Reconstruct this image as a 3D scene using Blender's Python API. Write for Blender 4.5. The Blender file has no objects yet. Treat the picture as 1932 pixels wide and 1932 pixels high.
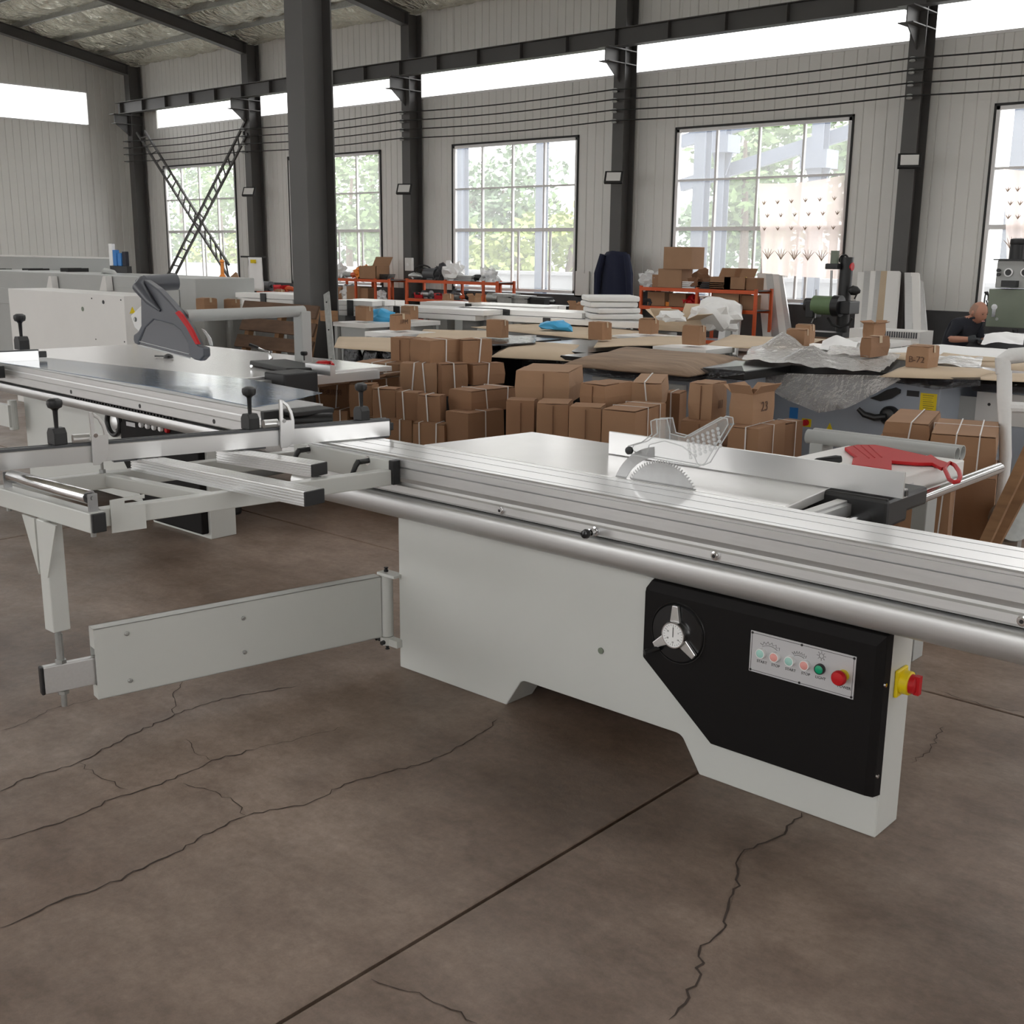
import bpy, bmesh, math, random
from mathutils import Vector, Matrix, noise
R = random.Random(7)
sc = bpy.context.scene
col = sc.collection
PI = math.pi

# ------------------------------------------------------------------ camera
F, CH = 2138.4, 1.62
YAW, PITCH, ROLL = math.radians(41.82), math.radians(-13.026), math.radians(.538)
fw = Vector((-math.sin(YAW)*math.cos(PITCH), math.cos(YAW)*math.cos(PITCH), math.sin(PITCH)))
_r = fw.cross(Vector((0, 0, 1))).normalized(); _u = _r.cross(fw)
rt = _r*math.cos(ROLL) + _u*math.sin(ROLL)
up = -_r*math.sin(ROLL) + _u*math.cos(ROLL)
CAM = Vector((0, 0, CH))
cd = bpy.data.cameras.new('camera'); cam = bpy.data.objects.new('camera', cd); col.objects.link(cam)
cam.matrix_world = Matrix(((rt.x, up.x, -fw.x, 0), (rt.y, up.y, -fw.y, 0), (rt.z, up.z, -fw.z, CH), (0, 0, 0, 1)))
cd.sensor_width = 36; cd.lens = F/1932*36; cd.clip_start = .05; cd.clip_end = 500
sc.camera = cam
# ------------------------------------------------------------------ world light and exposure
w = bpy.data.worlds.new('overcast_sky'); sc.world = w; w.use_nodes = True
bg = w.node_tree.nodes['Background']; bg.inputs[0].default_value = (1, .995, .985, 1); bg.inputs[1].default_value = 3.5
sc.view_settings.view_transform = 'Standard'; sc.view_settings.look = 'None'
sc.view_settings.gamma = 1; sc.view_settings.use_curve_mapping = False
sc.view_settings.exposure = 0.25
sc.cycles.max_bounces = 10; sc.cycles.diffuse_bounces = 5; sc.cycles.glossy_bounces = 4
sc.cycles.transparent_max_bounces = 16; sc.cycles.sample_clamp_indirect = 6

# ------------------------------------------------------------------ pixel helpers (1932 frame): a pixel is a direction, the plane gives the distance
def ray(x, y): return fw + rt*((x-966)/F) - up*((y-966)/F)
def onz(x, y, z): d = ray(x, y); return CAM + d*((z-CH)/d.z)
def ony(x, y, Y): d = ray(x, y); return CAM + d*(Y/d.y)
def onx(x, y, X): d = ray(x, y); return CAM + d*(X/d.x)
def atd(x, y, D): return CAM + ray(x, y)*D
def pix(p):
    v = Vector(p)-CAM; return (966+F*v.dot(rt)/v.dot(fw), 966-F*v.dot(up)/v.dot(fw))

# ------------------------------------------------------------------ materials
MT = {}
def mat(name, c, rough=.5, metal=0., var=0., vs=6., bump=0., bs=40., c2=None, alpha=1., spec=None, trans=0., emit=None, stretch=None, coat=0.):
    m = bpy.data.materials.new(name); m.use_nodes = True; nt = m.node_tree; b = nt.nodes['Principled BSDF']
    b.inputs['Base Color'].default_value = (*c, 1); b.inputs['Roughness'].default_value = rough; b.inputs['Metallic'].default_value = metal
    if spec is not None: b.inputs['Specular IOR Level'].default_value = spec
    if trans: b.inputs['Transmission Weight'].default_value = trans
    if coat: b.inputs['Coat Weight'].default_value = coat; b.inputs['Coat Roughness'].default_value = .12
    if alpha < 1: b.inputs['Alpha'].default_value = alpha
    if emit: b.inputs['Emission Color'].default_value = (*emit[:3], 1); b.inputs['Emission Strength'].default_value = emit[3]
    if var or bump:
        tc = nt.nodes.new('ShaderNodeTexCoord'); mp = nt.nodes.new('ShaderNodeMapping'); nt.links.new(tc.outputs['Object'], mp.inputs[0])
        if stretch: mp.inputs['Scale'].default_value = stretch
    if var:
        n = nt.nodes.new('ShaderNodeTexNoise'); n.inputs['Scale'].default_value = vs; n.inputs['Detail'].default_value = 5
        nt.links.new(mp.outputs[0], n.inputs['Vector'])
        rp = nt.nodes.new('ShaderNodeValToRGB'); rp.color_ramp.elements[0].position = .3; rp.color_ramp.elements[1].position = .7
        d = c2 or tuple(x*(1-var) for x in c)
        rp.color_ramp.elements[0].color = (*d, 1); rp.color_ramp.elements[1].color = (*c, 1)
        nt.links.new(n.outputs['Fac'], rp.inputs[0]); nt.links.new(rp.outputs[0], b.inputs['Base Color'])
    if bump:
        n2 = nt.nodes.new('ShaderNodeTexNoise'); n2.inputs['Scale'].default_value = bs; n2.inputs['Detail'].default_value = 4
        nt.links.new(mp.outputs[0], n2.inputs['Vector'])
        bp = nt.nodes.new('ShaderNodeBump'); bp.inputs['Strength'].default_value = bump; bp.inputs['Distance'].default_value = .02
        nt.links.new(n2.outputs['Fac'], bp.inputs['Height']); nt.links.new(bp.outputs[0], b.inputs['Normal'])
    MT[name] = m; return m
mat('paint', (.60, .61, .585), .27, var=.04, vs=3)
mat('paint_grey', (.42, .43, .42), .45, var=.06, vs=3)
mat('paint_white', (.72, .71, .69), .45, var=.04, vs=3)
mat('paint_blue', (.36, .40, .46), .45, var=.05)
mat('alu', (.66, .66, .66), .42, .8, var=.06, vs=30, stretch=(.3, 4, 4))
mat('alu_bright', (.72, .72, .72), .28, .8)
mat('alu_film', (.92, .92, .92), .30, .85, bump=.03, bs=9, stretch=(.25, 1.5, 1), coat=.45)
mat('iron_top', (.80, .79, .78), .24, .55, var=.05, vs=5)
mat('white_lam', (.82, .81, .79), .3)
mat('chrome', (.75, .75, .76), .12, 1.)
mat('steel', (.38, .38, .38), .32, .9, var=.1, vs=20)
mat('zinc', (.45, .46, .45), .4, .8, var=.2, vs=25)
mat('black', (.012, .012, .013), .42)
mat('black_gloss', (.01, .01, .011), .22)
mat('black_matt', (.008, .007, .007), .6, spec=.15, bump=.05, bs=300)
mat('darkgrey', (.075, .078, .085), .4)
mat('guardgrey', (.085, .09, .105), .35)
mat('red', (.50, .010, .014), .5, spec=.3)
mat('red_pale', (.75, .34, .31), .4)
mat('green_pale', (.36, .62, .56), .4)
mat('green', (.0, .33, .16), .4)
mat('yellow', (.80, .60, .0), .45)
mat('blue', (.03, .20, .55), .5)
mat('blue_film', (.20, .33, .55), .10, .25, var=.25, vs=3, bump=.05, bs=10, c2=(.42, .47, .52), coat=.8, stretch=(.5, 3, 1))
mat('skyblue', (.07, .42, .75), .4)
mat('plate', (.60, .60, .62), .35, .3)
mat('ink', (.03, .03, .03), .6)
mat('ink_brown', (.10, .05, .03), .7)
mat('white', (.85, .85, .85), .5)
mat('steel_dark', (.085, .082, .080), .5, var=.12, vs=2)
mat('cladding', (.74, .735, .705), .42, var=.05, vs=1.2)
mat('dado', (.075, .076, .08), .8, var=.35, vs=2.5)
mat('frame_white', (.80, .80, .80), .4)
mat('seal_dark', (.03, .03, .03), .7)
mat('card', (.335, .188, .105), .85, var=.10, vs=4, bump=.04, bs=60)
mat('card2', (.30, .163, .09), .85, var=.14, vs=3, bump=.04, bs=60)
mat('card3', (.37, .22, .13), .85, var=.08, vs=5)
mat('card_in', (.20, .10, .055), .9)
mat('tan', (.58, .46, .33), .85, var=.12, vs=2, bump=.05, bs=10)
mat('tan_old', (.33, .23, .16), .9, var=.35, vs=5, bump=.5, bs=12, stretch=(.6, 3, 1))
mat('strap', (.72, .70, .68), .4)
mat('foam', (.72, .72, .71), .5, bump=.25, bs=20)
mat('orange', (.62, .10, .025), .5)
mat('orange_l', (.85, .28, .04), .5)
mat('wood', (.32, .17, .08), .7, var=.3, vs=5, stretch=(1, 1, 6))
mat('wood_dark', (.15, .085, .05), .8, var=.4, vs=4, stretch=(1, 4, 4))
mat('machine_green', (.19, .22, .17), .5, var=.08)
mat('motor_green', (.12, .19, .09), .5, var=.1)
mat('skin', (.45, .22, .15), .5)
mat('cloth_dark', (.010, .012, .02), .85)
mat('cloth_grey', (.045, .045, .05), .9)
mat('glove', (.05, .055, .06), .9)
mat('hair', (.34, .20, .145), .7)
mat('navy', (.012, .016, .04), .9, bump=.3, bs=10)
mat('outdoor_steel', (.20, .235, .31), .5)
mat('outdoor_wall', (.55, .56, .58), .9, var=.1, vs=2)
mat('bark', (.15, .11, .08), .9)
mat('leaf_a', (.21, .32, .13), .6, var=.4, vs=3)
mat('leaf_b', (.34, .42, .12), .6, var=.3, vs=3)
mat('leaf_c', (.18, .28, .16), .6, var=.4, vs=3)
mat('rubber', (.02, .02, .02), .8)
mat('felt', (.03, .032, .045), .9)
def layered(name, col_, gloss, mix, bumpv=0, bs=20, tr=(1, 1, 1), ior=1.35):
    """thin clear sheet: transparent with a fresnel-weighted gloss and a little milky diffuse"""
    m = bpy.data.materials.new(name); m.use_nodes = True; nt = m.node_tree; N = nt.nodes; L = nt.links
    N.remove(N['Principled BSDF']); out = N['Material Output']
    t = N.new('ShaderNodeBsdfTransparent'); t.inputs[0].default_value = (*tr, 1)
    d = N.new('ShaderNodeBsdfPrincipled'); d.inputs['Base Color'].default_value = (*col_, 1); d.inputs['Roughness'].default_value = gloss
    mx = N.new('ShaderNodeMixShader'); fr = N.new('ShaderNodeFresnel'); fr.inputs[0].default_value = ior
    ad = N.new('ShaderNodeMath'); ad.operation = 'ADD'; ad.use_clamp = True; ad.inputs[1].default_value = mix
    L.new(fr.outputs[0], ad.inputs[0]); L.new(ad.outputs[0], mx.inputs[0]); L.new(t.outputs[0], mx.inputs[1]); L.new(d.outputs[0], mx.inputs[2])
    if bumpv:
        tc = N.new('ShaderNodeTexCoord'); n = N.new('ShaderNodeTexNoise'); n.inputs['Scale'].default_value = bs; n.inputs['Detail'].default_value = 3
        L.new(tc.outputs['Object'], n.inputs[0]); bp = N.new('ShaderNodeBump'); bp.inputs['Strength'].default_value = bumpv; bp.inputs['Distance'].default_value = .03
        L.new(n.outputs[0], bp.inputs['Height']); L.new(bp.outputs[0], d.inputs['Normal']); L.new(bp.outputs[0], fr.inputs['Normal'])
    L.new(mx.outputs[0], out.inputs[0]); MT[name] = m
layered('glass', (.9, .9, .9), .05, .01, ior=1.08)
layered('acrylic', (.8, .82, .82), .06, .07, .15, 30)
layered('film', (.66, .64, .62), .14, .42, 1., 26)
layered('film_dark', (.03, .03, .035), .12, .75, .8, 18)
layered('bag', (.85, .86, .86), .25, .45, .8, 12)
def veil(name, c, k):
    m = bpy.data.materials.new(name); m.use_nodes = True; nt = m.node_tree; N = nt.nodes; L = nt.links; N.remove(N['Principled BSDF'])
    t = N.new('ShaderNodeBsdfTransparent'); d = N.new('ShaderNodeBsdfTranslucent'); d.inputs[0].default_value = (*c, 1); mx = N.new('ShaderNodeMixShader'); mx.inputs[0].default_value = k
    L.new(t.outputs[0], mx.inputs[1]); L.new(d.outputs[0], mx.inputs[2]); L.new(mx.outputs[0], N['Material Output'].inputs[0]); MT[name] = m
veil('curtain', (.74, .64, .60), .80)
veil('print', (.38, .30, .23), .9)
veil('veiled_glass', (.9, .9, .9), .13)  # milky mix in the panes imitates bright haze over the trees outside
layered('smoke', (.5, .5, .52), .08, .06, tr=(.62, .62, .63), ior=1.2)

# ------------------------------------------------------------------ mesh builder
WL = {}
class MB:
    def __init__(s): s.v = []; s.f = []; s.mi = []; s.cm = 0
    def add(s, vs, fs, T=None):
        o = len(s.v)
        s.v += [tuple(T @ Vector(p)) if T else tuple(p) for p in vs]
        s.f += [tuple(i+o for i in f) for f in fs]; s.mi += [s.cm]*len(fs); return s
    def box(s, x0, x1, y0, y1, z0, z1, T=None):
        return s.add([(x0, y0, z0), (x1, y0, z0), (x1, y1, z0), (x0, y1, z0), (x0, y0, z1), (x1, y0, z1), (x1, y1, z1), (x0, y1, z1)],
                     [(0, 3, 2, 1), (4, 5, 6, 7), (0, 1, 5, 4), (1, 2, 6, 5), (2, 3, 7, 6), (3, 0, 4, 7)], T)
    def bar(s, p, q, w_, h, upv=(0, 0, 1)):
        """box beam from p to q, w_ wide (sideways), h tall, centred on the line"""
        p = Vector(p); q = Vector(q); d = q-p; L = d.length; d.normalize(); u = Vector(upv)
        sd = d.cross(u)
        if sd.length < 1e-4: sd = d.cross(Vector((1, 0, 0)))
        sd.normalize(); u = sd.cross(d)
        T = Matrix(((d.x, sd.x, u.x, p.x), (d.y, sd.y, u.y, p.y), (d.z, sd.z, u.z, p.z), (0, 0, 0, 1)))
        return s.box(0, L, -w_/2, w_/2, -h/2, h/2, T)
    def prism(s, poly, plane, a, b, T=None):
        """polygon in the plane 'xy','xz' or 'yz', extruded along the third axis from a to b"""
        n = len(poly)
        def mk(p, t): return {'xy': (p[0], p[1], t), 'xz': (p[0], t, p[1]), 'yz': (t, p[0], p[1])}[plane]
        vs = [mk(p, a) for p in poly]+[mk(p, b) for p in poly]
        return s.add(vs, [tuple(range(n)), tuple(range(2*n-1, n-1, -1))]+[(i, i+n, (i+1) % n+n, (i+1) % n) for i in range(n)], T)
    def tube(s, p, q, r, n=12, r2=None, cap=True):
        p = Vector(p); q = Vector(q); d = (q-p).normalized(); r2 = r if r2 is None else r2
        a = d.orthogonal().normalized(); b = d.cross(a); vs = []
        for c, rr in ((p, r), (q, r2)):
            vs += [c+(a*math.cos(2*PI*i/n)+b*math.sin(2*PI*i/n))*rr for i in range(n)]
        fs = [(i, (i+1) % n, (i+1) % n+n, i+n) for i in range(n)]
        if cap: fs += [tuple(range(n-1, -1, -1)), tuple(range(n, 2*n))]
        return s.add(vs, fs)
    def path(s, pts, r, n=8, closed=False):
        pts = [Vector(p) for p in pts]; m = len(pts); vs = []; a = None
        for i, p in enumerate(pts):
            if closed: d = pts[(i+1) % m]-pts[i-1]
            else: d = pts[min(i+1, m-1)]-pts[max(i-1, 0)]
            d.normalize()
            a = d.orthogonal().normalized() if a is None else (a-d*a.dot(d)).normalized()
            b = d.cross(a); rr = r[i] if isinstance(r, (list, tuple)) else r
            vs += [p+(a*math.cos(2*PI*k/n)+b*math.sin(2*PI*k/n))*rr for k in range(n)]
        fs = []
        for i in range(m if closed else m-1):
            j = (i+1) % m
            fs += [(i*n+k, i*n+(k+1) % n, j*n+(k+1) % n, j*n+k) for k in range(n)]
        if not closed: fs += [tuple(range(n-1, -1, -1)), tuple(range((m-1)*n, m*n))]
        return s.add(vs, fs)
    def lathe(s, prof, c, axis=(0, 0, 1), n=20):
        """prof: list of (radius, height along axis)"""
        ax = Vector(axis).normalized(); a = ax.orthogonal().normalized(); b = ax.cross(a); c = Vector(c); vs = []
        for r, h in prof: vs += [c+ax*h+(a*math.cos(2*PI*k/n)+b*math.sin(2*PI*k/n))*max(r, 1e-4) for k in range(n)]
        fs = []
        for i in range(len(prof)-1): fs += [(i*n+k, i*n+(k+1) % n, (i+1)*n+(k+1) % n, (i+1)*n+k) for k in range(n)]
        fs += [tuple(range(n-1, -1, -1)), tuple(range((len(prof)-1)*n, len(prof)*n))]
        return s.add(vs, fs)
    def blob(s, c, rx, ry, rz, amp=.2, seed=0, sub=2, fr=2.):
        bm = bmesh.new(); bmesh.ops.create_icosphere(bm, subdivisions=sub, radius=1)
        vs = []
        for v in bm.verts:
            k = 1+amp*noise.noise(v.co*fr+Vector((seed*3.1, seed*1.7, 0)))*2
            z = max(v.co.z, -.55)
            vs.append((c[0]+v.co.x*rx*k, c[1]+v.co.y*ry*k, c[2]+z*rz*k))
        fs = [tuple(v.index for v in f.verts) for f in bm.faces]; bm.free(); return s.add(vs, fs)
    def sheet(s, grid):
        """grid of points [row][col] as a single-sided surface"""
        h = len(grid); w_ = len(grid[0])
        return s.add([p for row in grid for p in row], [(i*w_+j, i*w_+j+1, (i+1)*w_+j+1, (i+1)*w_+j) for i in range(h-1) for j in range(w_-1)])
    def build(s, name, m, parent=None, smooth=False, bevel=0, solid=0, kind=None, seg=2, angle=35):
        vs = s.v; mn = [min(v[i] for v in vs) for i in range(3)]; mx = [max(v[i] for v in vs) for i in range(3)]
        o0 = Vector(((mn[0]+mx[0])/2, (mn[1]+mx[1])/2, mn[2]))
        me = bpy.data.meshes.new(name); me.from_pydata([Vector(v)-o0 for v in vs], [], s.f)
        for mm in (m if isinstance(m, (list, tuple)) else [m]): me.materials.append(MT[mm])
        if isinstance(m, (list, tuple)): me.polygons.foreach_set('material_index', s.mi)
        bm = bmesh.new(); bm.from_mesh(me); bmesh.ops.recalc_face_normals(bm, faces=bm.faces); bm.to_mesh(me); bm.free()
        if smooth:
            me.polygons.foreach_set('use_smooth', [True]*len(me.polygons))
            me.set_sharp_from_angle(angle=math.radians(angle))
        o = bpy.data.objects.new(name, me); col.objects.link(o); WL[o] = o0.copy()
        put(o, o0, parent)
        if solid:
            md = o.modifiers.new('s', 'SOLIDIFY'); md.thickness = solid; md.offset = 0
        if bevel:
            md = o.modifiers.new('b', 'BEVEL'); md.width = bevel; md.segments = seg; md.limit_method = 'ANGLE'; md.angle_limit = math.radians(40)
        if kind: o['kind'] = kind
        return o
def put(o, loc, parent=None):
    loc = Vector(loc); WL[o] = loc.copy()
    if parent is not None: o.parent = parent; o.location = loc-WL[parent]
    else: o.location = loc
def tag(o, label, cat, group=None, kind=None):
    o['label'] = label; o['category'] = cat
    if group: o['group'] = group
    if kind: o['kind'] = kind
    return o
def thing(name, loc, label, cat, group=None):
    o = bpy.data.objects.new(name, None); col.objects.link(o); o.empty_display_size = .1
    put(o, loc); return tag(o, label, cat, group)
def struct(o): o['kind'] = 'structure'; return o
def dup(o, loc, parent=None, rotz=None, scale=None, label=None):
    c = o.copy(); col.objects.link(c); put(c, loc, parent)
    if rotz is not None: c.rotation_euler = (0, 0, rotz)
    if scale: c.scale = scale
    if label: c['label'] = label
    return c
def text(name, s_, p, xdir, ydir, size, m, parent, align='CENTER', ext=.0004):
    cu = bpy.data.curves.new(name, 'FONT'); cu.body = s_; cu.size = size; cu.align_x = align; cu.extrude = ext; cu.resolution_u = 3
    to = bpy.data.objects.new(name, cu); col.objects.link(to); bpy.context.view_layer.update()
    me = bpy.data.meshes.new_from_object(to.evaluated_get(bpy.context.evaluated_depsgraph_get())); bpy.data.objects.remove(to); me.materials.clear(); me.materials.append(MT[m])
    o = bpy.data.objects.new(name, me); col.objects.link(o)
    x = Vector(xdir).normalized(); y = Vector(ydir).normalized(); z = x.cross(y); p = Vector(p)
    q = p-(WL[parent] if parent is not None else Vector())
    o.parent = parent; o.matrix_local = Matrix(((x.x, y.x, z.x, q.x), (x.y, y.y, z.y, q.y), (x.z, y.z, z.z, q.z), (0, 0, 0, 1))); WL[o] = p
    return o
def one(name, mb, m, label, cat, group=None, **k):
    return tag(mb.build(name, m, **k), label, cat, group)
ORD = ['first', 'second', 'third', 'fourth', 'fifth', 'sixth', 'seventh', 'eighth', 'ninth', 'tenth', 'eleventh', 'twelfth']
# ------------------------------------------------------------------ shell: floor
def floor_material():
    m = bpy.data.materials.new('concrete'); m.use_nodes = True; nt = m.node_tree; N = nt.nodes; L = nt.links; b = N['Principled BSDF']
    tc = N.new('ShaderNodeNewGeometry')
    def nz(scale, det=6, rough=.6, st=(1, 1, 1)):
        mp = N.new('ShaderNodeMapping'); mp.inputs['Scale'].default_value = st; L.new(tc.outputs['Position'], mp.inputs[0])
        n = N.new('ShaderNodeTexNoise'); n.inputs['Scale'].default_value = scale; n.inputs['Detail'].default_value = det; n.inputs['Roughness'].default_value = rough
        L.new(mp.outputs[0], n.inputs[0]); return n
    def ramp(src, a, ca, bb, cb):
        r = N.new('ShaderNodeValToRGB'); e = r.color_ramp.elements; e[0].position = a; e[0].color = (*ca, 1); e[1].position = bb; e[1].color = (*cb, 1); L.new(src, r.inputs[0]); return r
    big = ramp(nz(.9, 7, .62).outputs[0], .34, (.215, .150, .113), .66, (.375, .288, .236))
    mid = ramp(nz(3.3, 8, .70, (1, 1.7, 1)).outputs[0], .3, (.62, .59, .56), .62, (1, 1, 1))
    fine = ramp(nz(30, 9, .75).outputs[0], .3, (.74, .73, .72), .7, (1.14, 1.14, 1.14))
    scr = ramp(nz(2.2, 12, .80, (.35, 2.2, 1)).outputs[0], .60, (1, 1, 1), .72, (1.30, 1.28, 1.26))
    sta = ramp(nz(.55, 5, .55).outputs[0], .36, (.58, .54, .50), .52, (1, 1, 1))
    spk = ramp(nz(9, 12, .85, (1.6, .8, 1)).outputs[0], .62, (1, 1, 1), .70, (1.22, 1.2, 1.17))
    # thin scuffs: stretched noise in two directions
    cur = big.outputs[0]
    for r in (mid, fine, scr, sta, spk):
        mx = N.new('ShaderNodeMix'); mx.data_type = 'RGBA'; mx.blend_type = 'MULTIPLY'; mx.inputs[0].default_value = 1
        L.new(cur, mx.inputs[6]); L.new(r.outputs[0], mx.inputs[7]); cur = mx.outputs[2]
    L.new(cur, b.inputs['Base Color'])
    rr = ramp(nz(2.3, 6, .6).outputs[0], .3, (.36, .36, .36), .7, (.58, .58, .58)); L.new(rr.outputs[0], b.inputs['Roughness'])
    bp = N.new('ShaderNodeBump'); bp.inputs['Strength'].default_value = .5; bp.inputs['Distance'].default_value = .006
    L.new(nz(14, 10, .72).outputs[0], bp.inputs['Height']); L.new(bp.outputs[0], b.inputs['Normal']); MT['concrete'] = m
floor_material()
mat('joint', (.055, .038, .03), .9); mat('ground', (.42, .42, .41), .9, var=.2, vs=.5)
fl = MB().box(-31.4, 11.4, -6.4, 18.2, -.06, -.014).build('floor', 'joint'); struct(fl)
xs = [-31.4, -28.78, -22.78, -16.78, -10.78, -6.28, -1.78, 3.2, 8.2, 11.4]; ys = [-6.4, -2.6, .6, 4.07, 8.5, 13, 18.2]
for i in range(len(xs)-1):
    for j in range(len(ys)-1):
        MB().box(xs[i]+.006, xs[i+1]-.006, ys[j]+.006, ys[j+1]-.006, -.02, 0).build('slab', 'concrete', fl, bevel=.003, seg=1)
def crack(pts, wd):
    wd *= .85; P = [onz(x, y, 0) for x, y in pts]; Q = [P[0]]
    for a, b in zip(P, P[1:]):
        n = max(2, int((b-a).length/.022)); d = (b-a); sd = Vector((-d.y, d.x, 0)).normalized()
        for k in range(1, n+1): Q.append(a+d*k/n+sd*(R.uniform(-1, 1)*.010 if k < n else 0))
    L_, R_ = [], []
    for i, q in enumerate(Q):
        d = Q[min(i+1, len(Q)-1)]-Q[max(i-1, 0)]; sd = Vector((-d.y, d.x, 0)).normalized(); ww = wd*R.uniform(.5, 1.1)*(.3 if i in (0, len(Q)-1) else 1)
        L_.append(q+sd*ww/2+Vector((0, 0, .0015))); R_.append(q-sd*ww/2+Vector((0, 0, .0015)))
    MB().sheet([L_, R_]).build('crack', 'joint', fl)
for pts, wd in (([(0, 1494), (45, 1470), (145, 1440), (215, 1404), (330, 1348), (420, 1318), (560, 1295)], .007), ([(330, 1348), (326, 1310), (345, 1285)], .004),
                ([(0, 1585), (130, 1545), (215, 1507), (330, 1470), (400, 1435), (480, 1415)], .007), ([(0, 1752), (90, 1710), (180, 1680), (270, 1640), (330, 1610), (410, 1565), (465, 1540)], .008),
                ([(465, 1540), (585, 1515), (650, 1480), (740, 1455), (800, 1440), (850, 1420), (930, 1370), (938, 1358)], .006), ([(465, 1540), (440, 1512), (385, 1488), (345, 1478)], .004),
                ([(150, 1440), (185, 1465), (240, 1490)], .004), ([(0, 1380), (68, 1355), (90, 1340), (190, 1318), (260, 1290)], .004),
                ([(1512, 1534), (1480, 1575), (1445, 1590), (1398, 1612), (1392, 1640), (1396, 1672), (1375, 1705), (1365, 1740), (1367, 1752), (1322, 1785), (1318, 1850), (1262, 1925)], .008),
                ([(1932, 1345), (1850, 1330), (1775, 1305)], .004), ([(1720, 1440), (1755, 1415), (1780, 1372)], .004), ([(700, 1848), (770, 1872), (870, 1910), (900, 1932)], .004),
                ([(480, 1415), (560, 1395), (650, 1372)], .003), ([(400, 1437), (365, 1415), (350, 1395)], .003)):
    crack(pts, wd)
gr = struct(MB().box(-160, 120, -120, 160, -.4, -.1).build('ground', 'ground'))

# ------------------------------------------------------------------ shell: walls
WIN = [(-29.14, -25.8), (-23.52, -20.16), (-17.83, -14.43), (-12.14, -8.77), (-6.5, -3.12), (-.85, 2.53), (4.8, 8.2)]
ZB, ZT, CB, CT, ZD, ZR = .78, 3.76, 4.80, 5.62, .75, 6.5
pc = {}
def panel(parent, x0, x1, z0, z1, face='y', at=17.95):
    key = (round(x1-x0, 3), round(z1-z0, 3), face); w_, h = x1-x0, z1-z0
    loc = Vector(((x0+x1)/2, at, z0)) if face == 'y' else Vector((at, (x0+x1)/2, z0))
    if key in pc: return dup(pc[key], loc, parent)
    g = min(.012, w_/5); pr = [(-w_/2, .018), (-w_/2+g, 0)]
    if w_ > .25: pr += [(-.012, 0), (-.004, .012), (.004, .012), (.012, 0)]
    pr += [(w_/2-g, 0), (w_/2, .018), (w_/2, .05), (-w_/2, .05)]
    if face == 'x': pr = [(-b, a) for a, b in pr]
    me = MB().prism(pr, 'xy', 0, h); o = me.build('panel', 'cladding', parent)
    sh = Vector((0, .025, 0)) if face == 'y' else Vector((-.025, 0, 0))
    for v in o.data.vertices: v.co += sh
    put(o, loc, parent); pc[key] = o; return o
wb = bpy.data.objects.new('wall_back', None); col.objects.link(wb); put(wb, (-10, 18, 0)); struct(wb)
cuts = sorted(set([round(-31+.4*i, 3) for i in range(80)]+[1+1.6*i for i in range(7)]+[e for w_ in WIN for e in w_]))
cuts = [c for c in cuts if c <= 10.6]
for a, b in zip(cuts, cuts[1:]):
    if b-a < .02: continue
    m_ = (a+b)/2; win = any(p < m_ < q for p, q in WIN); segs = []
    segs.append((ZT, CB) if win else (ZD, CB)) if m_ > -29.4 else segs.append((ZD, CT))
    segs.append((CT, ZR+.05))
    for z0, z1 in segs: panel(wb, a, b, z0, z1)
d = MB()
for p, q in zip([-31]+[w_[1] for w_ in WIN], [w_[0] for w_ in WIN]+[10.6]): d.box(p, q, 17.9, 18.1, 0, ZD)
for p, q in WIN: d.box(p, q, 17.9, 18.1, 0, ZB-.03)
d.build('dado', 'dado', wb)
MB().box(-29.3, 10.6, 17.93, 18.0, CB-.03, CB+.012).build('flashing', 'frame_white', wb)
wl = bpy.data.objects.new('wall_left', None); col.objects.link(wl); put(wl, (-31, 6, 0)); struct(wl)
yc = [18-.4*i for i in range(21)]+[10-1.6*i for i in range(1, 11)]; yc[3:3] = [16.78]; yc = sorted(set(yc))
for a, b in zip(yc, yc[1:]):
    zt = ZR+.18*(18-max(a, 6)) if a > 6 else 8.66-.18*(6-b if b < 6 else 0)
    if (a+b)/2 > 16.78: panel(wl, a, b, ZD, zt, 'x', -30.95)
    else: panel(wl, a, b, ZD, 4.88, 'x', -30.95); panel(wl, a, b, 5.76, zt, 'x', -30.95)
MB().box(-31.1, -30.9, -6, 18, 0, ZD).build('dado', 'dado', wl)
# clerestory glazing: one pane per bay
CX = [-30.1, -24.61, -18.85, -13.16, -7.62, -1.95, 3.72, 9.4]
def window_struct(n, rects, bars, loc, frame='frame_white'):
    o = bpy.data.objects.new('window_%d' % n, None); col.objects.link(o); put(o, loc); return struct(o)
c0 = window_struct(8, 0, 0, (-10, 18, CB))
for a, b in zip([-29.3]+CX[1:], CX[1:]+[10.6]):
    MB().box(a+.02, b-.02, 17.99, 17.996, CB, CT).build('pane', 'glass', c0)
c1 = window_struct(9, 0, 0, (-31, 8, 4.88))
MB().box(-31.0, -30.994, -5.5, 16.78, 4.88, 5.76).build('pane', 'glass', c1)
fr = MB()
for z in (4.88, 5.76): fr.box(-31.02, -30.93, -5.5, 16.8, z-.02, z+.02)
fr.box(-31.02, -30.93, 16.76, 16.8, 4.88, 5.76); fr.build('frame', 'frame_white', c1)
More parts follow.
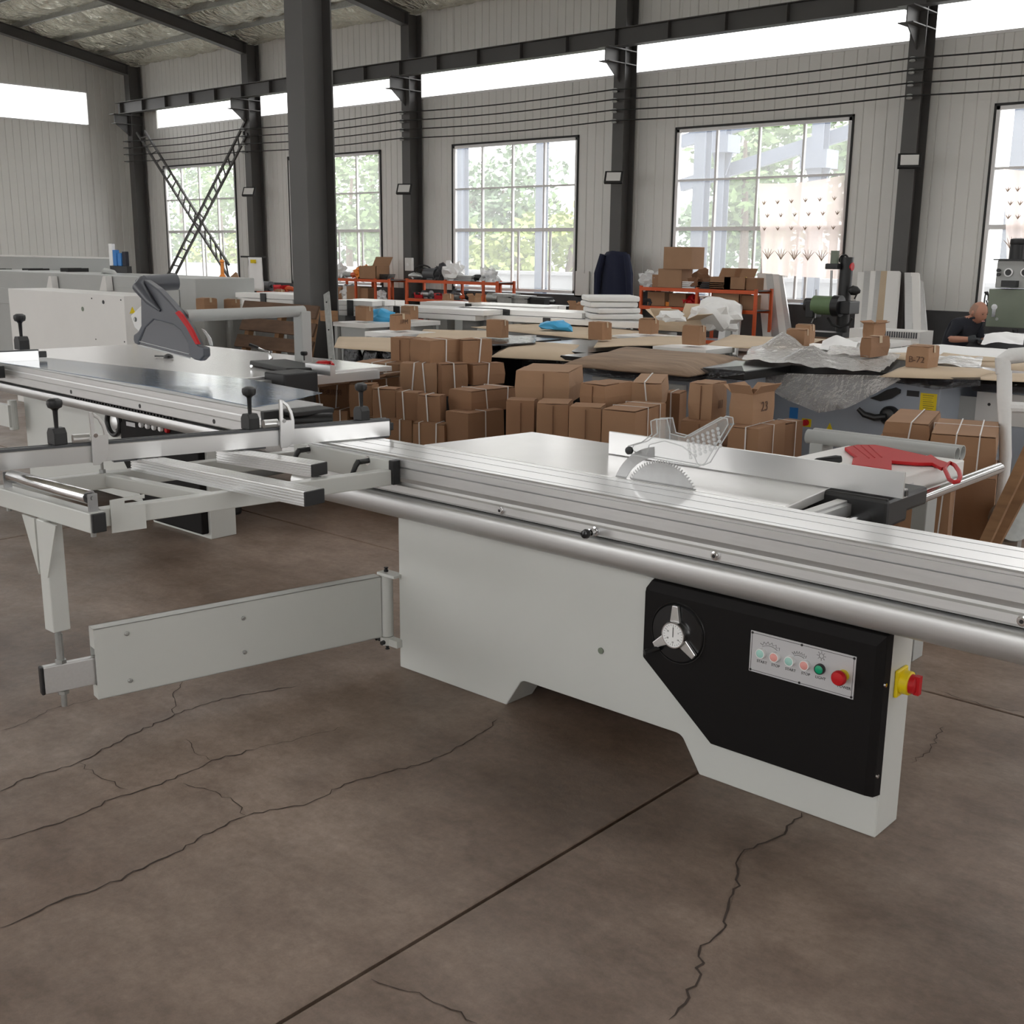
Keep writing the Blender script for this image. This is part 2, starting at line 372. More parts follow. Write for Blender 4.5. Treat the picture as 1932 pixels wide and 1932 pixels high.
# the tall windows
for n, (a, b) in enumerate(WIN):
    W = window_struct(n+1, 0, 0, ((a+b)/2, 18, ZB))
    t = MB()
    for x0, x1, z0, z1 in ((a-.03, a, ZB-.04, ZT+.03), (b, b+.03, ZB-.04, ZT+.03), (a-.03, b+.03, ZT, ZT+.035)): t.box(x0, x1, 17.92, 18.05, z0, z1)
    t.build('reveal', 'seal_dark', W)
    f = MB(); w4 = (b-a)/4
    for x0, x1, z0, z1 in ((a, a+.06, ZB, ZT), (b-.06, b, ZB, ZT), (a, b, ZB, ZB+.06), (a, b, ZT-.06, ZT)): f.box(x0, x1, 17.93, 18.0, z0, z1)
    f.build('frame', 'frame_white', W, bevel=.005, seg=1)
    for k in (1, 2, 3): MB().box(a+w4*k-.019, a+w4*k+.019, 17.935, 17.995, ZB+.06, ZT-.06).build('mullion', 'frame_white', W)
    for z, h in ((2.87, .018), (2.02, .035)): MB().box(a+.06, b-.06, 17.938, 17.992, z-h, z+h).build('transom', 'frame_white', W)
    zr = [ZB+.06, 2.02, 2.87, ZT-.06]
    for k in range(4):
        for r_ in range(3): MB().box(a+w4*k+.03, a+w4*k+w4-.03, 17.962, 17.967, zr[r_]+.02, zr[r_+1]-.02).build('pane', 'veiled_glass', W)
    for k in (2.25, 3.25): MB().box(a+w4*k-.022, a+w4*k+.022, 17.9, 17.935, ZB+.06, 2.0).build('sash_stile', 'frame_white', W)

# ------------------------------------------------------------------ roof
def rz(Y): return ZR+.18*(18-Y) if Y > 6 else ZR+.18*12-.18*(6-Y)
def foil_material():
    m = mat('foil', (.86, .84, .72), .20, .95, var=.2, vs=.8); nt = m.node_tree; N = nt.nodes; L = nt.links; b = N['Principled BSDF']
    tc = N.new('ShaderNodeTexCoord'); mp = N.new('ShaderNodeMapping'); mp.inputs['Scale'].default_value = (2.2, .9, 1); L.new(tc.outputs['Object'], mp.inputs[0])
    n = N.new('ShaderNodeTexNoise'); n.inputs['Scale'].default_value = 3.2; n.inputs['Detail'].default_value = 6; n.inputs['Distortion'].default_value = 1.2; L.new(mp.outputs[0], n.inputs[0])
    bp = N.new('ShaderNodeBump'); bp.inputs['Strength'].default_value = 1; bp.inputs['Distance'].default_value = .22
    L.new(n.outputs[0], bp.inputs['Height']); L.new(bp.outputs[0], b.inputs['Normal'])
foil_material()
PUR = [18.0-1.15*i for i in range(21)]
SKY = [(c_+d_-.4, c_+d_+.4) for c_ in (-27.3, -21.7, -16.0, -10.4, -4.8, .9, 6.5) for d_ in (-1.3, 1.3)]   # unseen glazed roof strips, added and sized to let in light from above
yy = [18.3-.23*i for i in range(107)]; xx = [-31.5+.4*i for i in range(108)]
vs, fs = [], []
for Y in yy:
    for X in xx:
        ph = ((18.0-Y) % 1.15)/1.15
        vs.append((X, Y, rz(Y)+.06-.06*math.sin(PI*ph)+.03*noise.noise(Vector((X*1.3, Y*2.2, 0)))))
def lit(X, Y): return any(a < X < b for a, b in SKY) and (SY0 < Y < SY1)
SY0, SY1 = 5.2, 13.0
for i in range(len(yy)-1):
    for j in range(len(xx)-1):
        if not lit(xx[j]+.2, yy[i]-.11) and not (yy[i] > 12.4 and xx[j] < -4): q = i*len(xx)+j; fs.append((q, q+1, q+1+len(xx), q+len(xx)))
ce = struct(MB().add(vs, fs).build('ceiling', 'foil', smooth=True, angle=180))
# crinkled foil hanging between the purlins, the part of the roof the photo shows
vs, fs = [], []; nx_, ny_ = 230, 62
for i in range(ny_):
    Y = 18.2-.1*i
    for j in range(nx_):
        X = -31.2+.12*j; ph = ((18.0-Y) % 1.15)/1.15; q = Vector((X*2.2+Y*.8, Y*1.1, 3))
        vs.append((X+.03*noise.noise(q*3), Y, rz(Y)+.02-.11*math.sin(PI*ph)+.07*noise.noise(q)+.035*noise.noise(q*2.7)+.02*noise.noise(q*6)))
for i in range(ny_-1):
    for j in range(nx_-1):
        q = i*nx_+j; fs.append((q, q+1, q+1+nx_)) if (i+j) % 2 else fs.append((q, q+1, q+nx_)); fs.append((q, q+1+nx_, q+nx_)) if (i+j) % 2 else fs.append((q+1, q+1+nx_, q+nx_))
MB().add(vs, fs).build('insulation_foil', 'foil', ce)
for a, b in SKY:
    for Y0, Y1 in ((SY1+.3, 6), (6, 5.0)):
        MB().sheet([[(a-.25, Y0, rz(Y0)+.12), (b+.25, Y0, rz(Y0)+.12)], [(a-.25, Y1, rz(Y1)+.12), (b+.25, Y1, rz(Y1)+.12)]]).build('added_skylight', 'glass', ce)
# the sides behind the camera: a wall with a wide doorway and windows, and the gable on the right
wf = bpy.data.objects.new('wall_front', None); col.objects.link(wf); put(wf, (-10, -6.2, 0)); struct(wf)
op = sorted(WIN[:3]+[(-13.2, -8.0), (-3.0, 1.0), (5.0, 8.0)])
for p, q in zip([-31]+[o[1] for o in op], [o[0] for o in op]+[10.6]): MB().box(p, q, -6.3, -6.2, 0, 4.8).build('panel', 'cladding', wf)
for p, q in op:
    door = q-p > 4; MB().box(p, q, -6.3, -6.2, 3.76 if not door else 4.2, 4.8).build('panel', 'cladding', wf)
    if not door: MB().box(p, q, -6.3, -6.2, 0, .78).build('panel', 'cladding', wf)
MB().box(-31, 10.6, -6.3, -6.2, 5.6, 6.6).build('panel', 'cladding', wf)
wr = bpy.data.objects.new('wall_right', None); col.objects.link(wr); put(wr, (10.6, 6, 0)); struct(wr)
MB().prism([(-6.3, 0), (3, 0), (3, 4.4), (9, 4.4), (9, 0), (18.1, 0), (18.1, 6.5), (6, 8.7), (-6.3, 6.5)], 'yz', 10.6, 10.7).build('panel', 'cladding', wr)
for Y in PUR[:20]:
    MB().prism([(Y-.03, rz(Y)-.10), (Y+.03, rz(Y)-.10), (Y+.03, rz(Y)-.08), (Y-.008, rz(Y)-.08), (Y-.008, rz(Y)+.05), (Y-.03, rz(Y)+.05)], 'yz', -31.2, 11).build('purlin', 'zinc', ce)

# ------------------------------------------------------------------ steel frame
def hsec(mb, x, y, z0, z1, w_, d_, t=.014):
    mb.box(x-w_/2, x+w_/2, y-d_/2, y-d_/2+t, z0, z1); mb.box(x-w_/2, x+w_/2, y+d_/2-t, y+d_/2, z0, z1); mb.box(x-t/2, x+t/2, y-d_/2+t, y+d_/2-t, z0, z1); return mb
names = ['in the far left corner of the hall', 'between the two far left windows, right of the crossed braces', 'left of the middle window, behind the orange shelving',
         'between the middle window and the curtained window, with the dark coat', 'at the right, beside the leaning aluminium profiles']
for i, X in enumerate(CX[:5]):
    lab = names[i]
    c = thing('steel_column', (X, 17.7, 0), 'dark grey steel wall column '+lab, 'column', 'wall columns')
    hsec(MB(), X, 17.7, 0, rz(17.7)-.1, .25, .36).build('column_shaft', 'steel_dark', c)
    # crane bracket
    k = MB().box(X-.009, X+.009, 17.08, 17.54, 4.93, 5.16).box(X-.13, X+.13, 17.0, 17.54, 5.14, 5.16).box(X-.12, X+.12, 17.05, 17.54, 4.91, 4.925)
    k.prism([(17.1, 4.91), (17.52, 4.91), (17.52, 4.6)], 'yz', X-.009, X+.009); k.build('crane_bracket', 'paint_grey' if False else 'steel_dark', c)
    for z in (4.92, 5.15): MB().box(X-.125, X+.125, 17.54, 17.86, z-.008, z+.008).build('stiffener', 'steel_dark', c)
    # rafter
    if i > 2: continue
    r = thing('roof_rafter', (X, 6, rz(6)-.4), 'grey steel roof rafter rising from '+['the far left corner column', 'the column right of the crossed braces', 'the column left of the middle window'][i], 'rafter', 'roof rafters')
    for Y0, Y1 in ((17.6, 6), (6, -6)):
        for dz, hh, ww in ((-.24, .26, .012), (-.115, .014, .2), (-.37, .014, .2)):
            MB().bar((X, Y0, rz(Y0)+dz), (X, Y1, rz(Y1)+dz), ww, hh).build('web' if ww < .1 else 'flange', 'steel_dark', r)
cb = thing('crane_runway_beam', (-10, 17.3, 5.17), 'long dark grey crane runway beam on brackets along the window wall', 'beam')
MB().box(-30.25, 10.5, 17.295, 17.309, 5.17, 5.46).build('web', 'steel_dark', cb)
for z in (5.165, 5.455): MB().box(-30.25, 10.5, 17.2, 17.4, z, z+.014).build('flange', 'steel_dark', cb)
for i in range(37): MB().box(-30.0+i*1.13-.004, -30.0+i*1.13+.004, 17.205, 17.395, 5.178, 5.456).build('stiffener', 'steel_dark', cb)
# the free-standing column in the hall
ic = thing('steel_column', (-9.35, 7.42, 0), 'tall dark steel column standing free in the middle of the hall', 'column')
hsec(MB(), -9.35, 7.42, .012, rz(7.4), .27, .36, .016).build('column_shaft', 'steel_dark', ic)
MB().box(-9.6, -9.1, 7.15, 7.69, 0, .02).build('base_plate', 'steel_dark', ic)
# crossed lattice braces in the first bay
for nm, ra, rb, Y, lab in (('brace', ((258, 250), (440, 536)), ((273, 247), (432, 500)), 17.60, 'dark lattice brace sloping down to the right across the far left window'),
                           ('brace', ((465, 225), (312, 528)), ((467, 252), (326, 528)), 17.50, 'grey lattice brace sloping down to the left across the far left window')):
    A = [ony(x, y, Y) for x, y in ra]; B = [ony(x, y, Y) for x, y in rb]
    b_ = thing('lattice_brace', ((A[1]+B[1])/2), lab, 'brace')
    for q in (A, B): MB().bar(q[0], q[1], .05, .05, (0, 1, 0)).build('rail', 'steel_dark', b_)
    for k in range(17):
        t = (k+.7)/17.5; MB().bar(A[0].lerp(A[1], t), B[0].lerp(B[1], t), .03, .03, (0, 1, 0)).build('rung', 'steel_dark', b_)
# wires on insulators
wz = [4.45, 4.28, 4.1, 3.92]
for k, z in enumerate(wz):
    pts = []
    for a, b in zip(CX[:-1], CX[1:]):
        for j in range(8): t = j/8; pts.append((a+(b-a)*t, 17.30, z-.05*math.sin(PI*t)))
    one('power_wire', MB().path(pts, .012, 5), 'rubber', 'thin dark wire strung along the window wall, %s from the top of four' % ['topmost', 'second', 'third', 'lowest'][k], 'wire', 'wires')
for i, X in enumerate(CX[:5]):
    for k, z in enumerate(wz):
        o = thing('insulator', (X, 17.5, z-.04), 'small wire insulator, %s of four on the %s' % (['top', 'second', 'third', 'bottom'][k], ['far left corner column', 'column by the crossed braces', 'column left of the middle window', 'column with the coat', 'right-hand steel column'][i]), 'insulator', 'wire insulators')
        MB().lathe([(.02, 0), (.045, .01), (.045, .03), (.025, .04), (.045, .05), (.045, .07), (.02, .08)], (X, 17.4, z-.04), n=10).build('insulator_body', 'paint_grey', o, smooth=True)
        MB().bar((X, 17.52, z), (X, 17.42, z), .02, .02).build('pin', 'steel_dark', o)
for (x, y), lab in zip(((470, 362), (763, 357), (1158, 335), (1716, 304)), ('by the crossed braces', 'left of the middle window', 'above the dark coat', 'right of the curtained window')):
    p = ony(x, y, 17.2); o = thing('flood_light', p, 'black LED flood light on the steel column '+lab, 'lamp', 'flood lights')
    T = Matrix.Translation(p) @ Matrix.Rotation(math.radians(25), 4, 'Z') @ Matrix.Rotation(math.radians(-28), 4, 'X')
    MB().box(-.17, .17, -.03, .03, -.12, .12, T).build('housing', 'black', o, bevel=.01)
    MB().box(-.13, .13, -.036, -.030, -.085, .085, T).build('lens', 'paint_white', o)
    MB().bar(p, (min(CX, key=lambda c: abs(c-p.x)), 17.512, p.z+.03), .03, .03).build('bracket', 'black', o)
# ------------------------------------------------------------------ front sliding table saw
V = Vector
def knob_clamp(parent, p, k=1., base=True):
    """black clamp block on the fence with a mushroom knob on a stem"""
    o = MB().lathe([(.006*k, .05*k), (.0075*k, .10*k), (.011*k, .105*k), (.020*k, .11*k), (.023*k, .12*k), (.022*k, .13*k), (.012*k, .136*k)], p, n=14).build('clamp_knob', 'black', parent, smooth=True)
    MB().prism([(-.024*k, 0), (.024*k, 0), (.024*k, .035*k), (.014*k, .05*k), (-.014*k, .05*k), (-.024*k, .035*k)], 'xz', -.02*k, .02*k, Matrix.Translation(p)).build('clamp_block', 'black', o, bevel=.003)
    return o
def flip_stop(parent, base, t, n, k=1.):
    """aluminium flip stop: hub behind the fence, D-shaped plate swung over the front face"""
    base = V(base); t = V(t); n = V(n)
    base = base+n*.010; T = Matrix(((t.x, -n.x, 0, base.x), (t.y, -n.y, 0, base.y), (0, 0, 1, base.z), (0, 0, 0, 1))) @ Matrix.Diagonal((1.25, 1, 1, 1))
    out = [(0, -.075), (.018, -.075), (.034, -.06), (.044, -.035), (.046, .02), (.040, .065), (.026, .095), (.008, .112), (0, .112)]
    hole = [(.010, .03), (.036, .03), (.033, .055), (.022, .085), (.010, .098)]
    bm = bmesh.new()
    mb = MB()
    for a, b in ((out, None),):
        pass
    # plate with an opening: strip quads between matched rings
    o2 = [(0, -.075), (.018, -.075), (.034, -.06), (.044, -.035), (.046, .015)]
    mb.prism([(x*k, z*k) for x, z in o2+[(.046, .03), (0, .03)]], 'xz', -.006, .006, T)
    mb.prism([(x*k, z*k) for x, z in [(0, .03), (.010, .03), (.010, .098), (.008, .112), (0, .112)]], 'xz', -.006, .006, T)
    mb.prism([(x*k, z*k) for x, z in [(.036, .03), (.046, .03), (.040, .065), (.026, .095), (.008, .112), (.010, .098), (.022, .085), (.033, .055)]], 'xz', -.006, .006, T)
    o = mb.build('flip_stop', 'alu_bright', parent, bevel=.001, seg=1)
    MB().tube(T @ V((-.045, .026, .018)), T @ V((.0, .026, .018)), .017*k, 14).build('stop_hub', 'alu_bright', o, smooth=True)
    MB().box(-.004, .02, .0, .03, .012, .026, T).build('stop_arm', 'alu_bright', o, bevel=.002)
    MB().tube(T @ V((.012, -.008, .03)), T @ V((.012, .014, .03)), .008, 8).build('screw', 'chrome', o)
    return o
S = thing('sliding_table_saw', (-2.2, 3.1, 0), 'light grey sliding table saw with black control panel in the foreground', 'table saw')
# cabinet
arcL = [(-2.595, 0)]+[(-2.502+.036*math.cos(a), .079+.036*math.sin(a)) for a in (2.70, 2.45, 2.2, 1.9, 1.57)]
arcR = [(-1.860+.036*math.cos(a), .079+.036*math.sin(a)) for a in (1.57, 1.25, .95, .7, .45)]+[(-1.767, 0)]
cab = MB().prism([(-3.165, 0)]+arcL+arcR+[(-1.18, 0), (-1.18, .63), (-3.165, .63)], 'xz', 2.878, 3.026).build('cabinet', 'paint', S, bevel=.004)
MB().tube((-2.169, 2.874, .316), (-2.169, 2.88, .316), .011, 12).build('hole_plug', 'machine_green', cab)
MB().box(-2.95, -1.75, 3.03, 3.85, .13, .80).box(-2.9, -2.75, 3.1, 3.8, 0, .13).box(-1.95, -1.8, 3.1, 3.8, 0, .13).build('base_body', 'paint', S, bevel=.006)
# support rail and sliding table
RX0, RX1 = -3.72, -.15
MB().prism([(2.818, .722), (2.806, .717), (2.797, .708), (2.793, .696), (2.793, .668), (2.797, .652), (2.806, .638), (2.822, .629), (2.85, .626), (3.03, .626), (3.03, .722)], 'yz', RX0, RX1).build('support_rail', 'alu', S, smooth=True)
MB().box(RX0+.05, RX1-.05, 2.82, 3.02, .715, .735).build('slide_gap', 'black_matt', S)
tp = [(2.806, .870), (2.80, .865), (2.80, .858), (2.803, .857), (2.80, .856), (2.80, .833), (2.812, .831), (2.812, .814), (2.80, .828), (2.80, .792), (2.806, .782), (2.810, .774), (2.806, .766), (2.801, .76), (2.80, .737), (2.806, .729), (3.035, .729), (3.042, .76), (3.042, .868), (3.04, .870)]
for yg in (3.0, 2.925, 2.835): tp += [(yg+.003, .870), (yg+.003, .866), (yg-.003, .866), (yg-.003, .870)]
TX0, TX1 = -3.78, -.3
st = MB().prism(tp, 'yz', TX0, TX1).build('sliding_table', 'alu_film', S); st.data.materials.append(MT['alu'])
for p_ in st.data.polygons: p_.material_index = 0 if p_.normal.z > .9 else 1
for x in (-2.554, -1.70, -.828):
    b_ = MB().lathe([(.014, 0), (.014, .006), (.009, .007), (.009, .012)], (x, 2.801, .749), (0, -1, 0), 12).build('bolt', 'chrome', st, smooth=True)
    MB().tube((x, 2.79, .749), (x, 2.7885, .749), .0055, 10).build('socket', 'black', b_)
pl = MB().lathe([(.016, 0), (.016, .008), (.010, .009), (.010, .02), (.013, .021), (.013, .034), (.007, .035), (.007, .045)], (-2.143, 2.80, .747), (0, -1, 0), 12).build('index_plunger', 'chrome', st, smooth=True)
MB().lathe([(.004, .04), (.013, .044), (.016, .053), (.013, .064), (.004, .068)], (-2.143, 2.80, .747), (0, -1, 0), 12).build('knob', 'black_gloss', pl, smooth=True)
MB().box(-1.9, -.35, 3.065, 3.10, .80, .83).build('rear_guide_strip', 'alu', S)
# fixed table, extension table
MB().prism([(-3.20, 3.05), (-1.615, 3.05), (-1.67, 3.6), (-3.11, 3.6)], 'xy', .838, .8695).build('saw_table', 'iron_top', S, bevel=.003)
MB().box(-3.1, -1.7, 3.1, 3.58, .80, .839).build('table_frame', 'black', S)
MB().prism([(-2.03, 3.605), (-1.565, 3.605), (-1.525, 4.24), (-1.99, 4.24)], 'xy', .80, .869).build('extension_table', 'white_lam', S, bevel=.004)
rl = MB().prism([(-1.60, .80), (-1.55, .80), (-1.55, .838), (-1.565, .84), (-1.565, .846), (-1.60, .846)], 'xz', 3.02, 4.2).build('scale_rail', 'alu', S)
MB().box(-1.60, -1.566, 3.03, 4.19, .846, .8475).build('scale_tape', 'white', rl)
fr_ = MB().tube((-1.50, 3.02, .80), (-1.50, 4.55, .80), .021, 24).build('fence_rail', 'chrome', S, smooth=True)
MB().tube((-1.50, 4.545, .80), (-1.50, 4.556, .80), .0195, 20).build('rail_plug', 'alu_bright', fr_, smooth=True)
# rip fence
rf = MB().prism([(3.395, .873), (3.395, .955), (3.399, .9575), (3.404, .954), (3.404, .90), (3.43, .90), (3.43, .873)], 'yz', -2.55, -1.40).build('rip_fence', 'alu_bright', S)
MB().box(-1.402, -1.396, 3.407, 3.427, .878, .896).build('fence_end', 'black', rf)
MB().box(-1.72, -1.43, 3.36, 3.52, .775, .868).box(-1.66, -1.44, 3.44, 3.70, .80, .862).build('fence_carriage', 'black', rf, bevel=.012)
MB().lathe([(.05, 0), (.06, .02), (.055, .05)], (-1.5, 3.42, .74), n=16).build('carriage_foot', 'black_gloss', rf, smooth=True)
p0, p1, p2 = V((-1.96, 3.60, .878)), V((-1.85, 3.68, .894)), V((-1.78, 3.745, .905))
lv = MB().tube(p0, p1, .006, 10).tube(p0-V((0, 0, .006)), p0+V((0, 0, .01)), .014, 12).build('lock_lever', 'chrome', rf, smooth=True)
MB().path([p1, p1.lerp(p2, .1), p1.lerp(p2, .8), p2], [.009, .013, .016, .012], 12).build('grip', 'black', lv, smooth=True)
# blade, riving knife, clear guard
bc = V((-2.075, 3.06, .80)); nt_ = 84; pts = []
for i in range(nt_):
    a = 2*PI*i/nt_
    for da, r in ((0, .150), (.3, .152), (.34, .142), (.8, .142)):
        an = a+da*2*PI/nt_; pts.append((bc.x+r*math.cos(-an), bc.z+r*math.sin(-an)))
bl = MB().prism(pts, 'xz', 3.0585, 3.0617).build('saw_blade', 'steel', S)
MB().tube((bc.x, 3.055, bc.z), (bc.x, 3.0584, bc.z), .05, 20).build('flange', 'steel', bl)
arc = [(bc.x+.205*math.cos(a), bc.z+.195*math.sin(a)) for a in [math.radians(d_) for d_ in range(100, 172, 6)]]
arc += [(bc.x+.163*math.cos(a), bc.z+.160*math.sin(a)) for a in [math.radians(d_) for d_ in range(168, 96, -6)]]
MB().prism(arc, 'xz', 3.0588, 3.0612).build('riving_knife', 'steel', S)
go = [(-2.215, .968), (-2.205, .985), (-2.15, 1.005), (-2.112, 1.035), (-2.118, 1.078), (-2.10, 1.086), (-2.055, 1.092), (-2.04, 1.045), (-1.985, 1.04), (-1.855, 1.118), (-1.832, 1.116), (-1.828, 1.098), (-1.905, .965), (-1.93, .952), (-1.96, .952), (-2.19, .958)]
gd = MB().prism(go, 'xz', 3.042, 3.046).prism(go, 'xz', 3.074, 3.078).build('blade_guard', 'acrylic', S)
rim = MB()
for yy_ in (3.044, 3.076): rim.path([(x, yy_, z) for x, z in go], .0022, 5, True)
rim.path([(-2.13, 3.043, .962), (-2.12, 3.043, 1.0), (-2.06, 3.043, 1.02), (-1.99, 3.043, 1.01), (-1.945, 3.043, .985), (-1.93, 3.043, .957)], .002, 5)
rim.build('guard_rim', 'bag', gd)
bub = MB()
for i in range(7):
    for j in range(5):
        x = -1.97+i*.018+j*.003; z = 1.03-j*.013+i*.0085-(0 if i > 1 else .0)
        if z < 1.103 and x < -1.845+(z-1.0)*.1: bub.lathe([(.0065, 0), (.0055, .002), (.003, .0036), (.0008, .004)], (x, 3.042, z), (0, -1, 0), 8)
bub.build('dimple', 'bag', gd, kind='stuff')
MB().lathe([(.013, 0), (.013, .012), (.008, .014)], (-2.195, 3.042, .972), (0, -1, 0), 12).build('guard_bolt', 'black', gd, smooth=True)
# control panel
bk = [(-1.978, .353), (-1.978, .585), (-1.957, .617), (-1.176, .617), (-1.176, .134), (-1.709, .134)]
f1 = [(-1.976, .354), (-1.976, .583), (-1.955, .612), (-1.182, .612), (-1.182, .136), (-1.708, .136)]
f2 = [(-1.970, .356), (-1.970, .574), (-1.955, .580), (-1.205, .580), (-1.205, .139), (-1.706, .139)]
n = 6; vs = [(x, 2.877, z) for x, z in bk]+[(x, 2.848, z) for x, z in f1]+[(x, 2.836, z) for x, z in f2]
fs = [tuple(range(12, 18))]+[(i+o, (i+1) % n+o, (i+1) % n+n+o, i+n+o) for o in (0, 6) for i in range(n)]
cp = MB().add(vs, fs).build('control_panel', 'black_matt', S, bevel=.002, seg=1)
MB().tube((-1.1815, 2.855, .47), (-1.176, 2.855, .47), .006, 8).tube((-1.1815, 2.855, .20), (-1.176, 2.855, .20), .006, 8).build('panel_screws', 'chrome', cp)
hw = V((-1.842, 2.836, .466))
rg = MB().path([(hw.x+.098*math.cos(a), 2.836, hw.z+.098*math.sin(a)) for a in [2*PI*i/40 for i in range(40)]], .003, 6, True).build('handwheel_ring', 'black_gloss', cp, smooth=True)
wh = MB().lathe([(.094, 0), (.090, .006), (.05, .008), (.045, .012)], hw, (0, -1, 0), 40).build('handwheel', 'black_gloss', cp, smooth=True)
for a in (92, 215, 322):
    a = math.radians(a); T = Matrix.Translation(hw) @ Matrix.Rotation(-a, 4, 'Y')
    MB().prism([(.035, -.018), (.092, -.010), (.092, .010), (.035, .018)], 'xz', -.02, -.008, T).build('spoke', 'alu_bright', wh, bevel=.002)
MB().tube(hw+V((-.062, -.012, -.062)), hw+V((-.085, -.055, -.07)), .009, 12).build('crank_grip', 'black', wh, smooth=True)
dl = MB().lathe([(.043, .008), (.043, .026), (.041, .030), (.038, .030), (.038, .026)], hw, (0, -1, 0), 40).build('angle_dial', 'chrome', cp, smooth=True)
MB().tube(hw+V((0, -.0265, 0)), hw+V((0, -.0275, 0)), .038, 36).build('dial_face', 'white', dl)
tk = MB()
for i in range(24):
    a = 2*PI*i/24; T = Matrix.Translation(hw+V((0, -.0278, 0))) @ Matrix.Rotation(a, 4, 'Y'); tk.box(-.0005, .0005, -.0002, .0002, .030 if i % 4 else .027, .0345, T)
tk.box(-.0012, .0012, -.0005, .0002, -.006, .026, Matrix.Translation(hw+V((0, -.0282, 0)))); tk.build('dial_marks', 'ink', dl)
for i, s_ in enumerate(('0', '5', '10', '15', '20', '25')):
    a = 2*PI*i/6; text('dial_number', s_, hw+V((.022*math.sin(a), -.0281, .022*math.cos(a)-.003)), (1, 0, 0), (0, 0, 1), .007, 'ink', dl)
PY = 2.8335
bp_ = MB().box(-1.588, -1.258, PY, 2.8365, .411, .537).build('button_plate', 'plate', cp, bevel=.001, seg=1)
ol = MB()
for z in (.417, .531): ol.box(-1.582, -1.264, PY-.0006, PY, z-.0006, z+.0006)
for x in (-1.582, -1.264): ol.box(x-.0006, x+.0006, PY-.0006, PY, .417, .531)
ol.build('plate_border', 'ink', bp_)
for x, z in ((-1.582, .531), (-1.423, .531), (-1.264, .531), (-1.582, .417), (-1.423, .417), (-1.264, .417)):
    MB().lathe([(.004, 0), (.003, .002)], (x, PY, z), (0, -1, 0), 8).build('rivet', 'black', bp_)
BX = [(-1.548, 'green_pale', 'START'), (-1.503, 'red_pale', 'STOP'), (-1.455, 'green_pale', 'START'), (-1.407, 'red_pale', 'STOP'), (-1.361, 'green', 'LIGHT')]
for i, (x, m_, s_) in enumerate(BX):
    z = .476
    b_ = MB().lathe([(.0155, 0), (.0155, .008), (.0145, .012), (.0125, .012), (.0125, .009)], (x, PY, z), (0, -1, 0), 20).build('push_button', 'white' if i < 4 else 'black', bp_, smooth=True)
    MB().lathe([(.0122, .008), (.0122, .0115), (.010, .013)], (x, PY, z), (0, -1, 0), 20).build('button_cap', m_, b_, smooth=True)
    text('lettering', s_, (x+.002, PY-.0004, .445), (1, 0, 0), (0, 0, 1), .0115, 'ink', bp_)
es = MB().lathe([(.0165, 0), (.0165, .012), (.012, .013)], (-1.291, PY, .475), (0, -1, 0), 20).build('stop_button', 'yellow', bp_, smooth=True)
MB().lathe([(.010, .01), (.018, .02), (.0215, .026), (.0215, .034), (.018, .040), (.006, .043)], (-1.291, PY, .475), (0, -1, 0), 24).build('mushroom_head', 'red', es, smooth=True)
text('lettering', 'POWER', (-1.287, PY-.0004, .4365), (1, 0, 0), (0, 0, 1), .0115, 'ink', bp_)
def saw_icon(cx, cz, R1, n_):
    pts_ = []
    for i in range(n_):
        a = math.radians(125-70*i/(n_-1)); b_ = math.radians(125-70*(i+.75)/(n_-1))
        pts_ += [(cx+R1*math.cos(a), PY-.0005, cz+R1*math.sin(a)), (cx+(R1-.008)*math.cos((a+b_)/2), PY-.0005, cz+(R1-.008)*math.sin((a+b_)/2))]
    m = MB().path(pts_, .0007, 4)
    q = [(cx+(R1-.012)*math.cos(math.radians(125-70*i/8)), PY-.0005, cz+(R1-.012)*math.sin(math.radians(125-70*i/8))) for i in range(9)]
    m.path(q, .0006, 4); m.build('saw_icon', 'ink', bp_)
saw_icon(-1.523, .460, .055, 6); saw_icon(-1.429, .470, .04, 7)
m = MB()
for i in range(8):
    a = 2*PI*i/8; m.path([(-1.361+.009*math.cos(a), PY-.0004, .514+.009*math.sin(a)), (-1.361+.014*math.cos(a), PY-.0004, .514+.014*math.sin(a))], .0006, 4)
m.path([(-1.361+.007*math.cos(2*PI*i/12), PY-.0004, .514+.007*math.sin(2*PI*i/12)) for i in range(12)], .0006, 4, True); m.build('lamp_icon', 'ink', bp_)
# main switch on the end of the cabinet
sw = MB().box(-1.18, -1.170, 2.915, 2.985, .415, .495).build('main_switch', 'yellow', S, bevel=.004)
MB().lathe([(.034, 0), (.034, .022), (.030, .024)], (-1.170, 2.952, .455), (1, 0, 0), 24).build('switch_collar', 'yellow', sw, smooth=True)
MB().lathe([(.028, .02), (.027, .038), (.02, .042)], (-1.170, 2.952, .455), (1, 0, 0), 24).box(-1.135, -1.12, 2.942, 2.962, .428, .482).build('switch_knob', 'red', sw, smooth=True)
